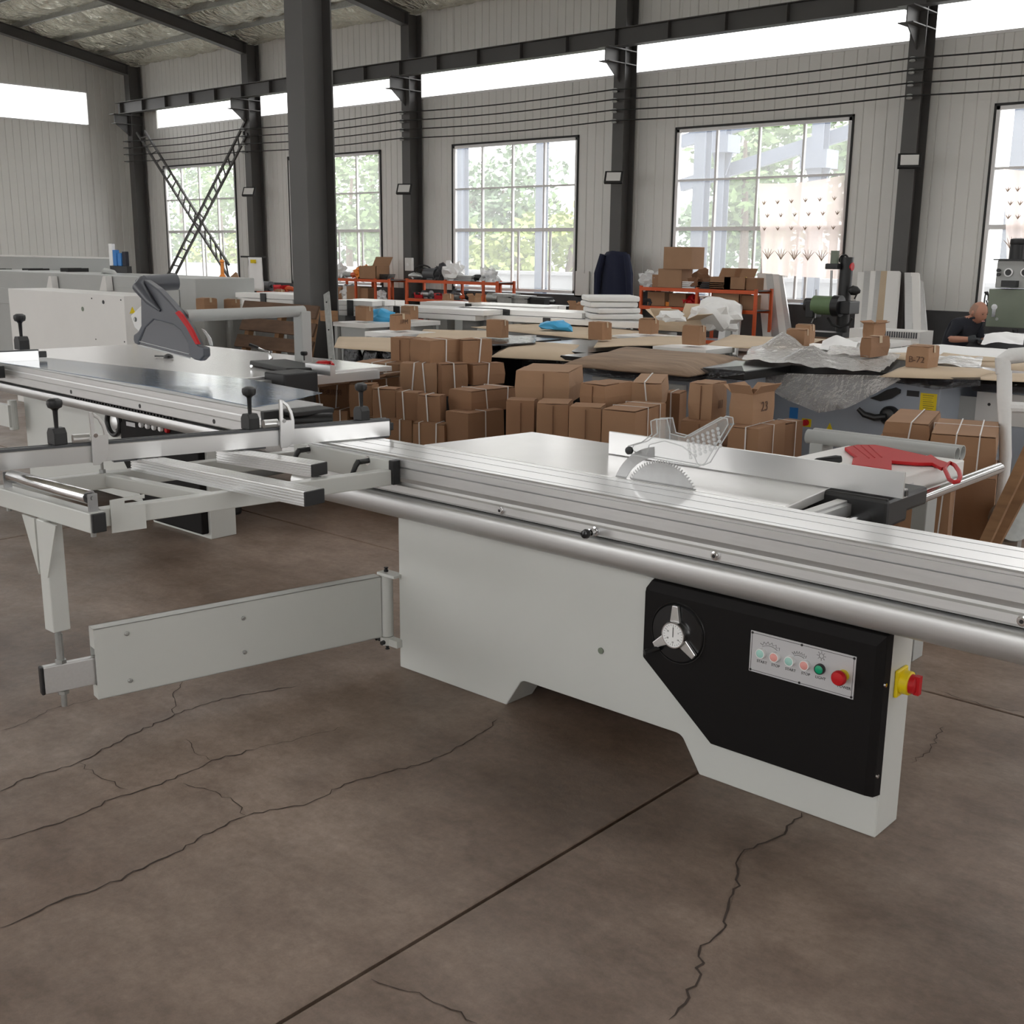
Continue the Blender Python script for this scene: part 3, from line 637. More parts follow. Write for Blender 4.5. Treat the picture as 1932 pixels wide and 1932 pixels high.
# swing arm
A, B = V((-3.247, 2.84, 0)), V((-3.465, 1.756, 0)); ad = (B-A).normalized(); an = V((-ad.y, ad.x, 0))
T = Matrix(((ad.x, an.x, 0, A.x), (ad.y, an.y, 0, A.y), (0, 0, 1, 0), (0, 0, 0, 1))); LA = (B-A).length
ar = MB()
ar.box(0, LA, .023, .026, .12, .37, T); ar.box(0, LA, -.026, -.023, .12, .37, T); ar.box(0, LA, -.026, .026, .367, .37, T); ar.box(0, LA, -.026, .026, .12, .123, T)
ar.box(LA-.003, LA, -.023, .023, .30, .367, T); ar.box(LA-.003, LA, -.023, .023, .123, .17, T)
arm = ar.build('swing_arm', 'paint', S)
for u, z in ((LA-.11, .335), (LA-.11, .165), (LA-.53, .31), (LA-.53, .18)):
    for sd in (-1, 1): MB().lathe([(.008, 0), (.008, .004), (.005, .006)], T @ V((u, sd*.026, z)), (T.to_3x3() @ V((0, sd, 0))), 10).build('bolt', 'zinc', arm, smooth=True)
hc = MB().lathe([(.024, .12), (.026, .122), (.026, .368), (.024, .37)], (-3.224, 2.865, 0), n=20).build('hinge_barrel', 'paint', arm, smooth=True)
MB().box(-3.25, -3.15, 2.838, 2.892, .372, .384).lathe([(.028, .085), (.028, .118)], (-3.224, 2.865, 0), n=18).box(-3.23, -3.15, 2.85, 2.885, .085, .115).build('hinge_plate', 'paint', arm, bevel=.002)
for q, ax, L_ in (((-3.224, 2.865, .384), (0, 0, 1), .018), ((-3.224, 2.865, .085), (0, 0, -1), .022), ((-3.25, 2.855, .10), (-1, -.3, 0), .022), ((-3.214, 2.838, .10), (.2, -1, 0), .014)):
    MB().lathe([(.009, 0), (.009, L_*.4), (.006, L_*.5), (.006, L_*.8), (.009, L_*.85), (.009, L_)], q, ax, 8).build('hinge_bolt', 'black', arm)
MB().box(LA-.3, LA+.165, -.0145, .0145, .172, .268, T).build('inner_tube', 'alu', arm, bevel=.004)
MB().box(LA+.165, LA+.175, -.0145, .0145, .172, .268, T).build('tube_cap', 'black', arm, bevel=.003)
PX = T @ V((LA+.105, 0, 0))
pr = MB().tube((PX.x, PX.y, .115), (PX.x, PX.y, .40), .0095, 12).tube((PX.x, PX.y, .27), (PX.x, PX.y, .37), .0125, 12).build('threaded_rod', 'zinc', S, smooth=True)
for z in (.268, .16): MB().tube((PX.x, PX.y, z), (PX.x, PX.y, z+.012), .019, 6).build('nut', 'zinc', pr)
# outrigger frame
FZ = .825
po = MB().box(PX.x-.03, PX.x+.03, PX.y-.03, PX.y+.03, .385, .762).build('outrigger_post', 'paint', S, bevel=.004)
for sd in (-1, 1):
    MB().prism([(PX.x+sd*.03, .762), (PX.x+sd*.115, .762), (PX.x+sd*.03, .575)], 'xz', PX.y-.034, PX.y-.028).build('gusset', 'paint', po)
OB0, OB1 = V((PX.x-.325, PX.y-.005, FZ-.032)), V((PX.x+.285, PX.y+.018, FZ-.032))
FB0, FB1 = V((-3.255, PX.y+.055, FZ-.03)), V((-3.095, 2.77, FZ-.03))
of = MB().bar(OB0, OB1, .05, .064).build('outer_bar', 'paint', S, bevel=.004)
MB().bar(OB1, OB1+(OB1-OB0).normalized()*.012, .046, .06).build('end_cap', 'black', of, bevel=.003)
for q in (OB0.lerp(OB1, .08), OB0.lerp(OB1, .95)): MB().tube(q-V((0, 0, .05)), q-V((0, 0, .03)), .009, 8).build('bolt', 'zinc', of)
fb = MB().bar(FB0, FB1, .045, .058).build('front_bar', 'paint', S, bevel=.004)
MB().prism([(0, -.05), (.11, -.05), (.11, .03), (.045, .03), (.045, .048), (.11, .048), (.11, .06), (0, .055)], 'xz', -.003, .003, Matrix.Translation((FB0.x+.03, FB0.y+.02, FZ-.03)) @ Matrix.Rotation(math.radians(80.5), 4, 'Z')).build('hook_plate', 'paint', fb)
MB().bar((-3.83, PX.y+.03, FZ-.03), (-3.66, 2.76, FZ-.03), .045, .058).build('rear_bar', 'paint', S, bevel=.004)
MB().bar((-3.78, 2.02, FZ-.03), (-3.23, 2.09, FZ-.03), .04, .045).build('cross_bar', 'paint', S, bevel=.004)
MB().tube((-3.77, 2.0, FZ-.01), (-3.77, 2.0, FZ+.05), .006, 8).tube((-3.77, 2.0, FZ), (-3.77, 2.0, FZ+.012), .012, 6).build('levelling_screw', 'zinc', S)
ib = MB().box(-3.655, -3.088, 2.765, 2.798, .770, .858).build('table_clamp_bar', 'paint', S, bevel=.003)
MB().box(-3.088, -3.062, 2.764, 2.799, .768, .859).build('end_cap', 'black', ib, bevel=.003)
for x in (-3.56, -3.205):
    h_ = MB().tube((x, 2.765, .842), (x, 2.72, .842), .010, 12).path([(x, 2.722, .846), (x-.004, 2.71, .83), (x-.012, 2.70, .80), (x-.018, 2.695, .775)], [.011, .010, .009, .010], 10).build('clamp_lever', 'black', ib, smooth=True)
    MB().lathe([(.017, 0), (.017, .004)], (x, 2.766, .842), (0, -1, 0), 14).build('washer', 'chrome', h_)
# roller on the outer bar
rp = MB().lathe([(.021, .012), (.022, .014), (.022, .50), (.021, .502)], (OB0.x+.075, OB0.y+.002, .868), (1, .036, 0), 24).build('support_roller', 'chrome', S, smooth=True)
MB().tube((OB0.x+.06, OB0.y+.001, .868), (OB0.x+.60, OB0.y+.021, .868), .007, 10).box(OB0.x+.055, OB0.x+.062, OB0.y-.012, OB0.y+.015, .825, .88).box(OB0.x+.588, OB0.x+.595, OB0.y+.006, OB0.y+.036, .825, .88).build('roller_axle', 'steel', rp)
# two grooved aluminium profiles across the frame
def grooved(p, q, w_, h):
    p = V(p); q = V(q); d_ = (q-p).normalized(); L = (q-p).length; sd = V((-d_.y, d_.x, 0))
    T = Matrix(((d_.x, sd.x, 0, p.x), (d_.y, sd.y, 0, p.y), (0, 0, 1, p.z), (0, 0, 0, 1)))
    pr_ = []; ng = 5
    for i in range(ng): z0 = h*i/ng; pr_ += [(-w_/2, z0+.0015), (-w_/2, z0+h/ng-.0015), (-w_/2+.005, z0+h/ng-.001), (-w_/2+.005, z0+h/ng+.001 if i < ng-1 else h)]
    for i in range(4): y0 = -w_/2+.006+w_*i/4.4; pr_ += [(y0, h), (y0+.001, h-.0018), (y0+.004, h-.0018), (y0+.005, h)]
    pr_ += [(w_/2, h), (w_/2, 0), (-w_/2, 0)]
    o = MB().prism([(y, z) for y, z in pr_], 'yz', 0, L, T).build('grooved_profile', 'alu_bright', S)
    MB().box(L, L+.008, -w_/2, w_/2, 0, h, T).build('end_cap', 'black', o, bevel=.002)
grooved((-3.74, 2.135, FZ), (-2.815, 2.20, FZ), .082, .047)
grooved((-3.66, 2.44, FZ), (-3.178, 2.51, FZ), .078, .045)
# crosscut fence
fR, ft = V((-3.43, 3.08, .875)), V((.254, .967, 0)).normalized(); fn = V((ft.y, -ft.x, 0)); fL = fR-ft*1.85
T = Matrix(((ft.x, -fn.x, 0, fL.x), (ft.y, -fn.y, 0, fL.y), (0, 0, 1, fL.z), (0, 0, 0, 1)))
cf = MB().prism([(0, 0), (0, .058), (.006, .068), (.012, .068), (.012, .06), (.018, .06), (.018, .068), (.045, .068), (.045, 0)], 'yz', 0, 1.85, T).build('crosscut_fence', 'alu_bright', S)
MB().box(0, 1.85, .0015, .0125, .0585, .0705, T).build('scale_strip', 'darkgrey', cf); MB().box(0, 1.85, .030, .040, .068, .0705, T).build('track', 'darkgrey', cf)
MB().box(1.85, 1.856, 0, .045, 0, .068, T).box(1.85, 1.875, .012, .035, .02, .05, T).build('end_cap', 'black', cf, bevel=.003)
for u in (.80, 1.27, 1.80): MB().box(u-.05, u+.05, .005, .04, -.008, 0, T).build('fence_foot', 'darkgrey', cf)
def on_fence(x):
    """distance along the fence whose top projects to pixel column x"""
    lo, hi = -.3, 1.85
    for _ in range(40):
        mid = (lo+hi)/2
        if pix(T @ V((mid, .02, .07)))[0] < x: lo = mid
        else: hi = mid
    return lo
for xk, xs_ in ((110, 168), (474, 522)):
    knob_clamp(cf, T @ V((on_fence(xk), .028, .070)), 1.18)
    flip_stop(cf, T @ V((on_fence(xs_), -.004, .068)), ft, fn)
knob_clamp(cf, T @ V((on_fence(684), .028, .070)), 1.1)
# red push stick on the extension table
ps = [(655, 240), (740, 222), (870, 222), (970, 240), (1130, 275), (1240, 300), (1270, 290), (1320, 325), (1395, 350), (1385, 375), (1345, 385), (1280, 350), (1180, 350), (990, 335), (990, 400), (705, 360), (715, 315), (745, 310)]
po_ = [onz(1420+x/3.773, 780+y/3.773, .884) for x, y in ps]
K = thing('push_stick', (sum(p.x for p in po_)/len(po_), sum(p.y for p in po_)/len(po_), .87), 'red plastic push stick with ring handle lying on the white extension table', 'push stick')
MB().prism([(p.x, p.y) for p in po_], 'xy', .8715, .884).build('stick_body', 'red', K, bevel=.002)
rg = [(1375, 372), (1405, 352), (1440, 370), (1468, 410), (1478, 450), (1465, 482), (1432, 490), (1400, 470), (1383, 430), (1368, 400)]
MB().path([onz(1420+x/3.773, 780+y/3.773, .880) for x, y in rg], .0075, 8, True).build('handle_ring', 'red', K, smooth=True)
for a_, b_ in (((720, 232), (830, 318)), ((770, 226), (870, 315)), ((825, 226), (920, 312))):
    MB().path([onz(1420+a_[0]/3.773, 780+a_[1]/3.773, .885), onz(1420+b_[0]/3.773, 780+b_[1]/3.773, .885)], .0018, 5).build('rib', 'red', K)
# grey pipe frame behind it
q0, q1 = ony(1524, 823, 4.36), ony(1806, 857, 4.36); q1.z = q0.z
G = thing('pipe_frame', (q0.x, 4.4, 0), 'grey frame of two long pipes standing behind the white extension table', 'pipe frame')
for dy in (0, .058):
    o = MB().tube(q0+V((0, dy, 0)), q1+V((0, dy, 0)), .028, 20, cap=False).build('pipe', 'paint_grey', G, smooth=True, solid=.004)
for x in (q0.x+.05, q1.x-.12): MB().box(x-.03, x+.03, 4.34, 4.44, 0, q0.z-.02).build('post', 'paint_grey', G, bevel=.004)
# ------------------------------------------------------------------ second sliding table saw, further back on the left
S2 = thing('sliding_table_saw', (-6.2, 3.7, 0), 'second sliding table saw, blue film on its table and grey overhead blade guard', 'table saw')
T2 = Matrix.Translation((-4.43, 3.165, 0)) @ Matrix.Rotation(math.radians(-2.7), 4, 'Z')
pf = [(.004, .870), (0, .866), (0, .842), (.006, .840), (.006, .832), (.004, .826), (.004, .800), (0, .795), (0, .752), (.006, .746), (.36, .746), (.36, .87)]
t2 = MB().prism(pf, 'yz', -3.3, 0, T2).build('sliding_table', 'alu', S2)
for x in (-2.02, -1.18, -.42): MB().tube(T2 @ V((x, -.0015, .772)), T2 @ V((x, .003, .772)), .012, 14).build('hole', 'black', t2)
MB().box(-3.25, -.1, .02, .34, .728, .748, T2).build('slide_gap', 'black_matt', S2)
ck = MB()
for i in range(34): ck.box(-2.0+i*.035, -1.985+i*.035, .004, .02, .733, .744, T2)
ck.build('cable_chain', 'black', S2, kind='stuff')
MB().prism([(.0, .732), (-.006, .715), (-.004, .695), (.01, .676), (.04, .668), (.34, .668), (.34, .732)], 'yz', -3.4, .02, T2).build('support_rail', 'alu', S2, smooth=True)
MB().box(0, .028, .0, .10, .735, .868, T2).build('end_cap', 'black', t2, bevel=.004)
MB().tube(T2 @ V((.02, .12, .815)), T2 @ V((.16, .30, .815)), .035, 16).build('end_roller', 'black', t2, smooth=True)
MB().box(.0, .12, .10, .34, .84, .866, T2).build('end_plate', 'black', t2, bevel=.006)
fpx = [(-60, 675), (60, 692), (300, 731), (480, 767), (540, 757), (608, 741), (455, 713), (250, 692), (75, 673), (-60, 660)]
MB().prism([tuple(onz(x, y, .874)[:2]) for x, y in fpx], 'xy', .8712, .8735).build('protective_film', 'blue_film', t2)
# cabinet with control panel
c2 = MB().prism([(-7.62, 0), (-7.1, 0), (-7.04, .10), (-6.1, .10), (-6.04, 0), (-5.43, 0), (-5.43, .67), (-7.62, .67)], 'xz', 3.51, 3.68).build('cabinet', 'paint', S2, bevel=.004)
k2 = MB().prism([(-6.28, .36), (-6.28, .58), (-6.2, .64), (-5.45, .64), (-5.45, .03), (-5.98, .03)], 'xz', 3.465, 3.512).build('control_panel', 'black_matt', S2, bevel=.008)
h2 = V((-6.36, 3.50, .575))
w2 = MB().path([(h2.x+.075*math.cos(a), h2.y-.03, h2.z+.075*math.sin(a)) for a in [2*PI*i/28 for i in range(28)]], .016, 8, True).build('handwheel', 'black', S2, smooth=True)
MB().lathe([(.05, 0), (.045, .03), (.02, .04)], h2, (0, -1, 0), 20).build('hub', 'alu', w2, smooth=True)
for i, m_ in enumerate(('white', 'white', 'white', 'white', 'red')):
    MB().lathe([(.018, 0), (.018, .012), (.014, .018)], (-6.02+i*.07, 3.465, .60), (0, -1, 0), 14).build('push_button', m_, k2, smooth=True)
MB().box(-6.2, -6.1, 3.463, 3.466, .575, .6).build('display', 'plate', k2)
MB().box(-7.4, -6.3, 3.68, 4.9, .1, .82).build('base_body', 'paint_grey', S2, bevel=.005)
MB().box(-6.3, -5.75, 3.70, 3.95, .02, .3).build('motor', 'black', S2, bevel=.02)
MB().box(-8.3, -7.58, 3.38, 3.42, .42, .57).lathe([(.03, .40), (.03, .60)], (-7.6, 3.42, 0), n=14).build('swing_arm', 'paint', S2, bevel=.003)
# fixed table and rails
MB().prism([(-8.3, 3.60), (-5.66, 3.56), (-5.58, 5.04), (-8.2, 5.04)], 'xy', .835, .869).build('saw_table', 'iron_top', S2, bevel=.003)
MB().prism([(-5.60, .80), (-5.545, .80), (-5.545, .855), (-5.60, .855)], 'xz', 3.58, 4.9).build('scale_rail', 'alu_bright', S2)
MB().tube((-5.47, 3.55, .80), (-5.70+.02, 5.23, .80), .022, 20).build('fence_rail', 'chrome', S2, smooth=True)
cr = [onz(x, y, .905) for x, y in ((470, 680), (540, 677), (600, 689), (596, 694), (540, 694))]
ca = MB().prism([(p.x, p.y) for p in cr], 'xy', .872, .905).box(-5.62, -5.42, 4.05, 4.30, .765, .90).build('rip_fence_carriage', 'black', S2, bevel=.01)
q = onz(511, 678, .905); MB().lathe([(.014, 0), (.014, .03), (.009, .04), (.012, .055)], q, n=10).build('clamp_post', 'chrome', ca, smooth=True)
MB().path([q+V((0, 0, .045)), q+V((-.06, -.02, .06)), q+V((-.13, -.05, .085))], .006, 8).build('lever', 'chrome', ca, smooth=True)
MB().path([q+V((-.09, -.03, .07)), q+V((-.15, -.055, .09))], .012, 8).build('grip', 'black', ca, smooth=True)
q = onz(574, 680, .9); MB().lathe([(.005, 0), (.005, .03), (.022, .035), (.025, .05), (.02, .058)], q, n=14).build('clamp_knob', 'black', ca, smooth=True)
for x in (477, 524): p = onz(x, 690, .89); MB().lathe([(.010, 0), (.008, .006)], (p.x, p.y-.01, .888), (.3, -1, 0), 10).build('screw', 'chrome', ca)
MB().box(-5.62, -5.38, 4.36, 4.40, .87, .93).build('rip_fence', 'alu_bright', S2)
rr = [onz(x, y, .88) for x, y in ((592, 688), (600, 682), (617, 681), (622, 686), (612, 690))]
one('push_stick', MB().prism([(p.x, p.y) for p in rr], 'xy', .8705, .885).path([onz(600, 686, .885), onz(625, 684, .885), onz(628, 689, .885)], .012, 6), 'red', 'red push stick lying beside the black rip fence block of the rear saw', 'push stick', bevel=.002)
# fence with knob at the left edge, black hand guard
fa, fb2 = onz(-120, 668, .94), onz(71, 660, .94)
cf2 = MB().bar(fa-V((0, 0, .035)), fb2-V((0, 0, .035)), .05, .07).build('crosscut_fence', 'alu_bright', S2, bevel=.004)
MB().bar(fa, fb2, .05, .008).build('track', 'darkgrey', cf2)
MB().bar(fb2-V((0, 0, .03)), fb2+(fb2-fa).normalized()*.05-V((0, 0, .03)), .04, .04).build('end_cap', 'black', cf2)
knob_clamp(cf2, onz(42, 659, .95), 1.7)
p = [ony(x, y, 4.3) for x, y in ((86, 676), (90, 660), (100, 658), (160, 665), (168, 678))]
MB().prism([(v.x, v.z) for v in p], 'xz', 4.30, 4.42).build('hand_guard', 'darkgrey', S2, bevel=.01)
p = onz(8, 690, .86); MB().box(p.x-.3, p.x, 3.22, 3.26, .79, .86).build('clamp_bar', 'paint', S2); MB().box(p.x, p.x+.03, 3.215, 3.265, .785, .862).build('end_cap', 'black', S2)
q = onz(318, 676, .875); MB().lathe([(.035, 0), (.03, .02), (.01, .03)], q, n=12).bar(q+V((-.03, 0, .012)), q+V((-.13, -.02, .008)), .02, .01).build('table_clamp', 'black', S2)
# overhead blade guard (hood, clear window, red strip, duct)
GY = 3.78
def gz(u, v): p = ony(220+u/7.43, 500+v/7.43, GY); return (p.x, p.z)
hood = [(250, 215), (290, 180), (400, 215), (560, 330), (700, 480), (850, 650), (900, 730), (1010, 880), (1130, 1130), (1215, 1160), (1222, 1280), (1160, 1345), (1090, 1330), (1030, 1290), (1000, 1100), (900, 920), (800, 840), (520, 765), (400, 880), (310, 1060), (300, 1125), (250, 1100), (232, 1050), (235, 980), (300, 930), (340, 850), (335, 430), (255, 310)]
hd = MB().prism([gz(*p) for p in hood], 'xz', GY, GY+.05).build('overhead_guard', 'guardgrey', S2, bevel=.008)
MB().prism([gz(*p) for p in [(310, 1110), (400, 880), (520, 765), (800, 840), (900, 920), (1000, 1100), (1030, 1300)]], 'xz', GY+.002, GY+.006).build('guard_window', 'smoke', hd)
MB().path([V((gz(310, 1125)[0], GY, gz(310, 1125)[1])), V((gz(1030, 1305)[0], GY, gz(1030, 1305)[1]))], .004, 6).path([V((gz(320, 1070)[0], GY, gz(320, 1070)[1])), V((gz(1020, 1250)[0], GY, gz(1020, 1250)[1]))], .003, 6).build('window_rim', 'bag', hd)
MB().prism([gz(*p) for p in [(825, 670), (870, 640), (920, 690), (1060, 900), (1160, 1110), (1115, 1115), (980, 870), (880, 735)]], 'xz', GY-.006, GY+.012).build('red_strip', 'red', hd, bevel=.004)
a_ = gz(330, 260); b_ = gz(520, 215); MB().path([V((gz(620, 640)[0], GY-.004, gz(620, 640)[1])), V((gz(500, 500)[0], GY-.02, gz(500, 500)[1])), V((gz(360, 310)[0], GY-.02, gz(360, 310)[1])), V((a_[0], GY+.03, a_[1]))], [.008, .028, .042, .05], 14).build('duct_rib', 'guardgrey', hd, smooth=True)
MB().tube(V((gz(330, 265)[0], GY+.03, gz(330, 265)[1])), V((gz(330, 265)[0]+.02, GY+.24, gz(330, 265)[1]+.01)), .052, 20).build('duct_outlet', 'guardgrey', hd, smooth=True)
MB().prism([gz(*p) for p in [(335, 525), (140, 715), (195, 880), (250, 930), (335, 850)]], 'xz', GY+.03, GY+.036).build('mount_plate', 'paint_white', hd)
c_ = gz(205, 765); MB().lathe([(.016, 0), (.012, .01)], (c_[0], GY+.03, c_[1]), (0, -1, 0), 8).build('bolt', 'zinc', hd)
MB().prism([gz(*p) for p in [(1045, 900), (1100, 930), (1180, 1040), (1200, 1140), (1165, 1140), (1110, 1000)]], 'xz', GY+.07, GY+.075).build('clear_flap', 'bag', hd)
P0 = ony(350, 596, GY+.05)
lo, hi = P0.y, P0.y+4
for _ in range(40):
    mid = (lo+hi)/2
    if pix((P0.x, mid, P0.z))[0] < 572: lo = mid
    else: hi = mid
arm2 = MB().tube(P0, (P0.x, lo, P0.z), .036, 20).build('overhead_arm', 'paint_grey', S2, smooth=True)
MB().box(P0.x-.045, P0.x+.045, lo-.05, lo+.03, 0, P0.z).build('arm_post', 'paint_grey', S2, bevel=.006)
# ------------------------------------------------------------------ machines behind it
a, b = ony(15, 549, 5.45), ony(233, 553, 5.45); H1 = (a.z+b.z)/2; sd_y = onx(290, 556, b.x).y
Wc = thing('machine_cabinet', ((a.x+b.x)/2, 5.8, 0), 'plain off-white machine cabinet standing behind the rear saw at the left', 'cabinet')
wc = MB().box(a.x, b.x, 5.45, max(sd_y, 5.9), 0, H1).build('cabinet_body', 'paint_white', Wc, bevel=.006)
for (x, y), r, m_ in (((156, 583), .022, 'machine_green'), ((195, 570), .018, 'black'), ((228, 566), .007, 'black'), ((173, 563), .007, 'black'), ((235, 645), .007, 'black'), ((181, 640), .006, 'black')):
    p = ony(x, y, 5.449); MB().tube((p.x, 5.446, p.z), (p.x, 5.4505, p.z), r, 14).build('hole', m_, Wc)
MB().box(a.x-.08, a.x, 5.5, 5.54, onz(10, 593, .9).z, .93).build('side_pin', 'zinc', Wc)
p = onx(250, 585, b.x+.002); MB().prism([(p.y-.03, p.z-.03), (p.y+.03, p.z-.03), (p.y, p.z+.03)], 'yz', b.x, b.x+.003).build('warning_label', 'yellow', Wc)
Gm = thing('grey_machine', (-10.5, 7.6, 0), 'long grey panel machine with black cradles behind the white cabinet', 'machine')
a, b = ony(-40, 522, 7.3), ony(368, 526, 7.3)
MB().box(a.x, b.x, 7.3, 8.1, 0, b.z).build('machine_body', 'paint_grey', Gm, bevel=.01)
for x0, x1 in ((-40, 218), (222, 340)):
    p, q = ony(x0, 540, 7.29), ony(x1, 590, 7.29); MB().box(p.x, q.x, 7.285, 7.30, q.z, p.z).build('panel', 'paint_grey', Gm, bevel=.004)
p, q = ony(-40, 486, 8.3), ony(221, 489, 8.3)
MB().box(p.x, q.x, 8.3, 8.45, 0, q.z).build('back_panel', 'paint_grey', Gm, bevel=.006)
MB().box(p.x, q.x, 8.29, 8.46, q.z, q.z+.02).build('top_trim', 'paint_white', Gm)
for x in (5, 75, 148):
    p = ony(x, 521, 7.9); s_ = .0165*7; MB().prism([(p.x-.11, p.z), (p.x+.11, p.z), (p.x+.11, p.z+.11), (p.x+.09, p.z+.11), (p.x+.05, p.z+.06), (p.x, p.z+.045), (p.x-.05, p.z+.06), (p.x-.09, p.z+.11), (p.x-.11, p.z+.11)], 'xz', 7.7, 8.0).build('cradle', 'rubber', Gm)
for x in (105, 207):
    p = ony(x, 548, 7.28); q = ony(x, 521, 7.28); MB().prism([(p.x-.10, p.z), (p.x+.08, p.z), (p.x+.06, q.z), (p.x, q.z)], 'xz', 7.2, 7.285).build('bracket', 'paint_white', Gm)
p = ony(195, 518, 7.6); MB().path([p, p+V((.05, 0, .05)), p+V((.25, 0, .03)), p+V((.4, 0, -.06))], [.03, .035, .035, .03], 10).build('handle', 'paint_grey', Gm, smooth=True)
# blue cabinet with bits on the end panel
q = ony(243, 512, 8.2)
Bt = thing('tool_holder', (q.x, 8.2, b.z), 'blue and black tool holder with white panels in the far left corner', 'tool holder')
MB().box(q.x-.22, q.x+.22, 8.05, 8.12, b.z, b.z+.09).build('base', 'black', Bt)
for dx, h, m_ in ((-.2, .38, 'white'), (-.1, .30, 'blue'), (.02, .26, 'blue'), (.14, .28, 'felt')): MB().box(q.x+dx-.045, q.x+dx+.045, 8.06, 8.11, b.z+.09, b.z+h).build('panel', m_, Bt, bevel=.006)
# ------------------------------------------------------------------ cardboard cartons
def solve_len(P, d, xt):
    """how far from P along d until the projected pixel column is xt"""
    u = (xt-966)/F; v = P-CAM
    # (v+s d).rt = u (v+s d).fw
    den = d.dot(rt)-u*d.dot(fw)
    return (u*v.dot(fw)-v.dot(rt))/den if abs(den) > 1e-6 else .2
CN = [0]; SMALL = []
def carton(label, xl, xe, xr, yt, yb, D=None, zb=None, th=0., m='card', straps=(), ground=False, open_=False, tape=True, writing=None, group=None, dmin=.1, dmax=.5):
    th = math.radians(-th); a = V((-math.cos(th), -math.sin(th), 0)); b = V((-math.sin(th), math.cos(th), 0))
    if D is None: B = onz(xe, yb, zb); D = (B-CAM).dot(fw)
    else: B = atd(xe, yb, D)
    z0 = B.z; z1 = z0+(yb-yt)*D/F/up.z*1.0
    la = min(max(abs(solve_len(B, a, xl)), dmin), dmax); lb = min(max(abs(solve_len(B, b, xr)), dmin), dmax)
    if ground: z0 = 0.
    h = z1-z0; k = CN[0] = CN[0]+1; rr = random.Random(k)
    T = Matrix(((a.x, b.x, 0, B.x), (a.y, b.y, 0, B.y), (0, 0, 1, z0), (0, 0, 0, 1)))
    c = T @ V((la/2, lb/2, 0)); o = thing('cardboard_box', c, label, 'box', group)
    j = lambda: rr.uniform(-.004, .004)
    nx, ny = 3, 3; bm = bmesh.new()
    # closed body with softly bulging sides
    mb = MB(); lay = []
    for iz, z in enumerate((0, h*.5, h)):
        ring = []; bl_ = .012*min(1, lb/.3) if iz == 1 else 0
        for (x, y) in ((0, 0), (.5, 0), (1, 0), (1, .5), (1, 1), (.5, 1), (0, 1), (0, .5)):
            ox = (x-.5)*2; oy = (y-.5)*2
            q = (x*la+(bl_*ox if abs(oy) < .9 or iz == 1 else 0)*.5+j()*.6, y*lb+(bl_*oy)*.5+j()*.6, z+(j() if iz == 2 else 0)); ring.append(q)
        lay += ring
    fs = [tuple(range(7, -1, -1))] + [(i*8+s, i*8+(s+1) % 8, (i+1)*8+(s+1) % 8, (i+1)*8+s) for i in (0, 1) for s in range(8)]
    if not open_: fs.append(tuple(range(16, 24)))
    bd = mb.add(lay, fs, T).build('box_body', m, o, solid=.004 if open_ else 0)
    if open_:
        for (p, q, n_) in (((0, 0), (la, 0), (0, -1)), ((la, 0), (la, lb), (1, 0)), ((la, lb), (0, lb), (0, 1)), ((0, lb), (0, 0), (-1, 0))):
            f = min(la, lb)*.48; t = rr.uniform(.25, .75); nv = V((n_[0], n_[1], 0))
            p_, q_ = V((*p, h)), V((*q, h)); e = nv*f*math.sin(t*1.6)+V((0, 0, f*math.cos(t*1.6)))
            MB().add([p_, q_, q_+e, p_+e], [(0, 1, 2, 3)], T).build('flap', m, o, solid=.004)
    else:
        for s in (0, 1):
            y0, y1 = (0.002, lb/2-.002) if s == 0 else (lb/2+.002, lb-.002); tl = rr.uniform(.001, .006)
            MB().add([(.002, y0, h+.001+(0 if s else tl*.3)), (la-.002, y0, h+.001), (la-.002, y1, h+.002+tl*(1-s)), (.002, y1, h+.002+tl*(1-s)*.5), (.002, y0, h+.004), (la-.002, y0, h+.004), (la-.002, y1, h+.005+tl*(1-s)), (.002, y1, h+.005+tl*(1-s)*.5)],
                     [(0, 3, 2, 1), (4, 5, 6, 7), (0, 1, 5, 4), (1, 2, 6, 5), (2, 3, 7, 6), (3, 0, 4, 7)], T).build('flap', m, o)
    if not open_ and zb is None and not straps: MB().box(la*.47, la*.47+.004, -.009, -.003, .01, h-.01, T).build('seam', 'card_in', o)
    if not open_ and zb is not None:
        MB().add([(-.0075, lb*.42, h*.72), (-.0075, lb*.58, h*.72), (-.004, lb*.58, h+.011), (-.004, lb*.42, h+.011), (la*1.0, lb*.58, h+.011), (la*1.0, lb*.42, h+.011)], [(0, 1, 2, 3), (3, 2, 4, 5)], T).build('tape', 'tan', o, solid=.001)
    ww = .0036*D/6
    for kind, u in straps:
        r_ = MB(); e = .009
        if kind == 'b':   # loop standing across the right-hand face
            u = u*lb; q = [(-e, u, -.0), (-e, u, h+e), (la+e, u, h+e), (la+e, u, 0)]; wv = V((0, ww, 0))
        else:
            u = u*la; q = [(u, -e, 0), (u, -e, h+e), (u, lb+e, h+e), (u, lb+e, 0)]; wv = V((ww, 0, 0))
        sg = rr.uniform(-.02, .02)
        vs = []
        for i, p in enumerate(q):
            p = V(p)+(wv*sg/ww if i in (1, 2) else V())
            vs += [p-wv/1, p+wv/1]
        MB().add(vs, [(0, 1, 3, 2), (2, 3, 5, 4), (4, 5, 7, 6)], T).build('strap', 'strap', o, solid=.002)
    if writing:
        face, s_, size, zf = writing
        if face == 'a': p = T @ V((la*.5, -.0045-.006, h*zf)); text('lettering', s_, p, -a, (0, 0, 1), size, 'ink_brown', bd)
        else: p = T @ V((-.0105, lb*.5, h*zf)); text('lettering', s_, p, b, (0, 0, 1), size, 'ink_brown', bd)
    return o
SB, SA = [('b', .5)], [('a', .5)]
G1 = 'strapped cartons in the left pile'
L_ = 'brown carton in the left pile, '
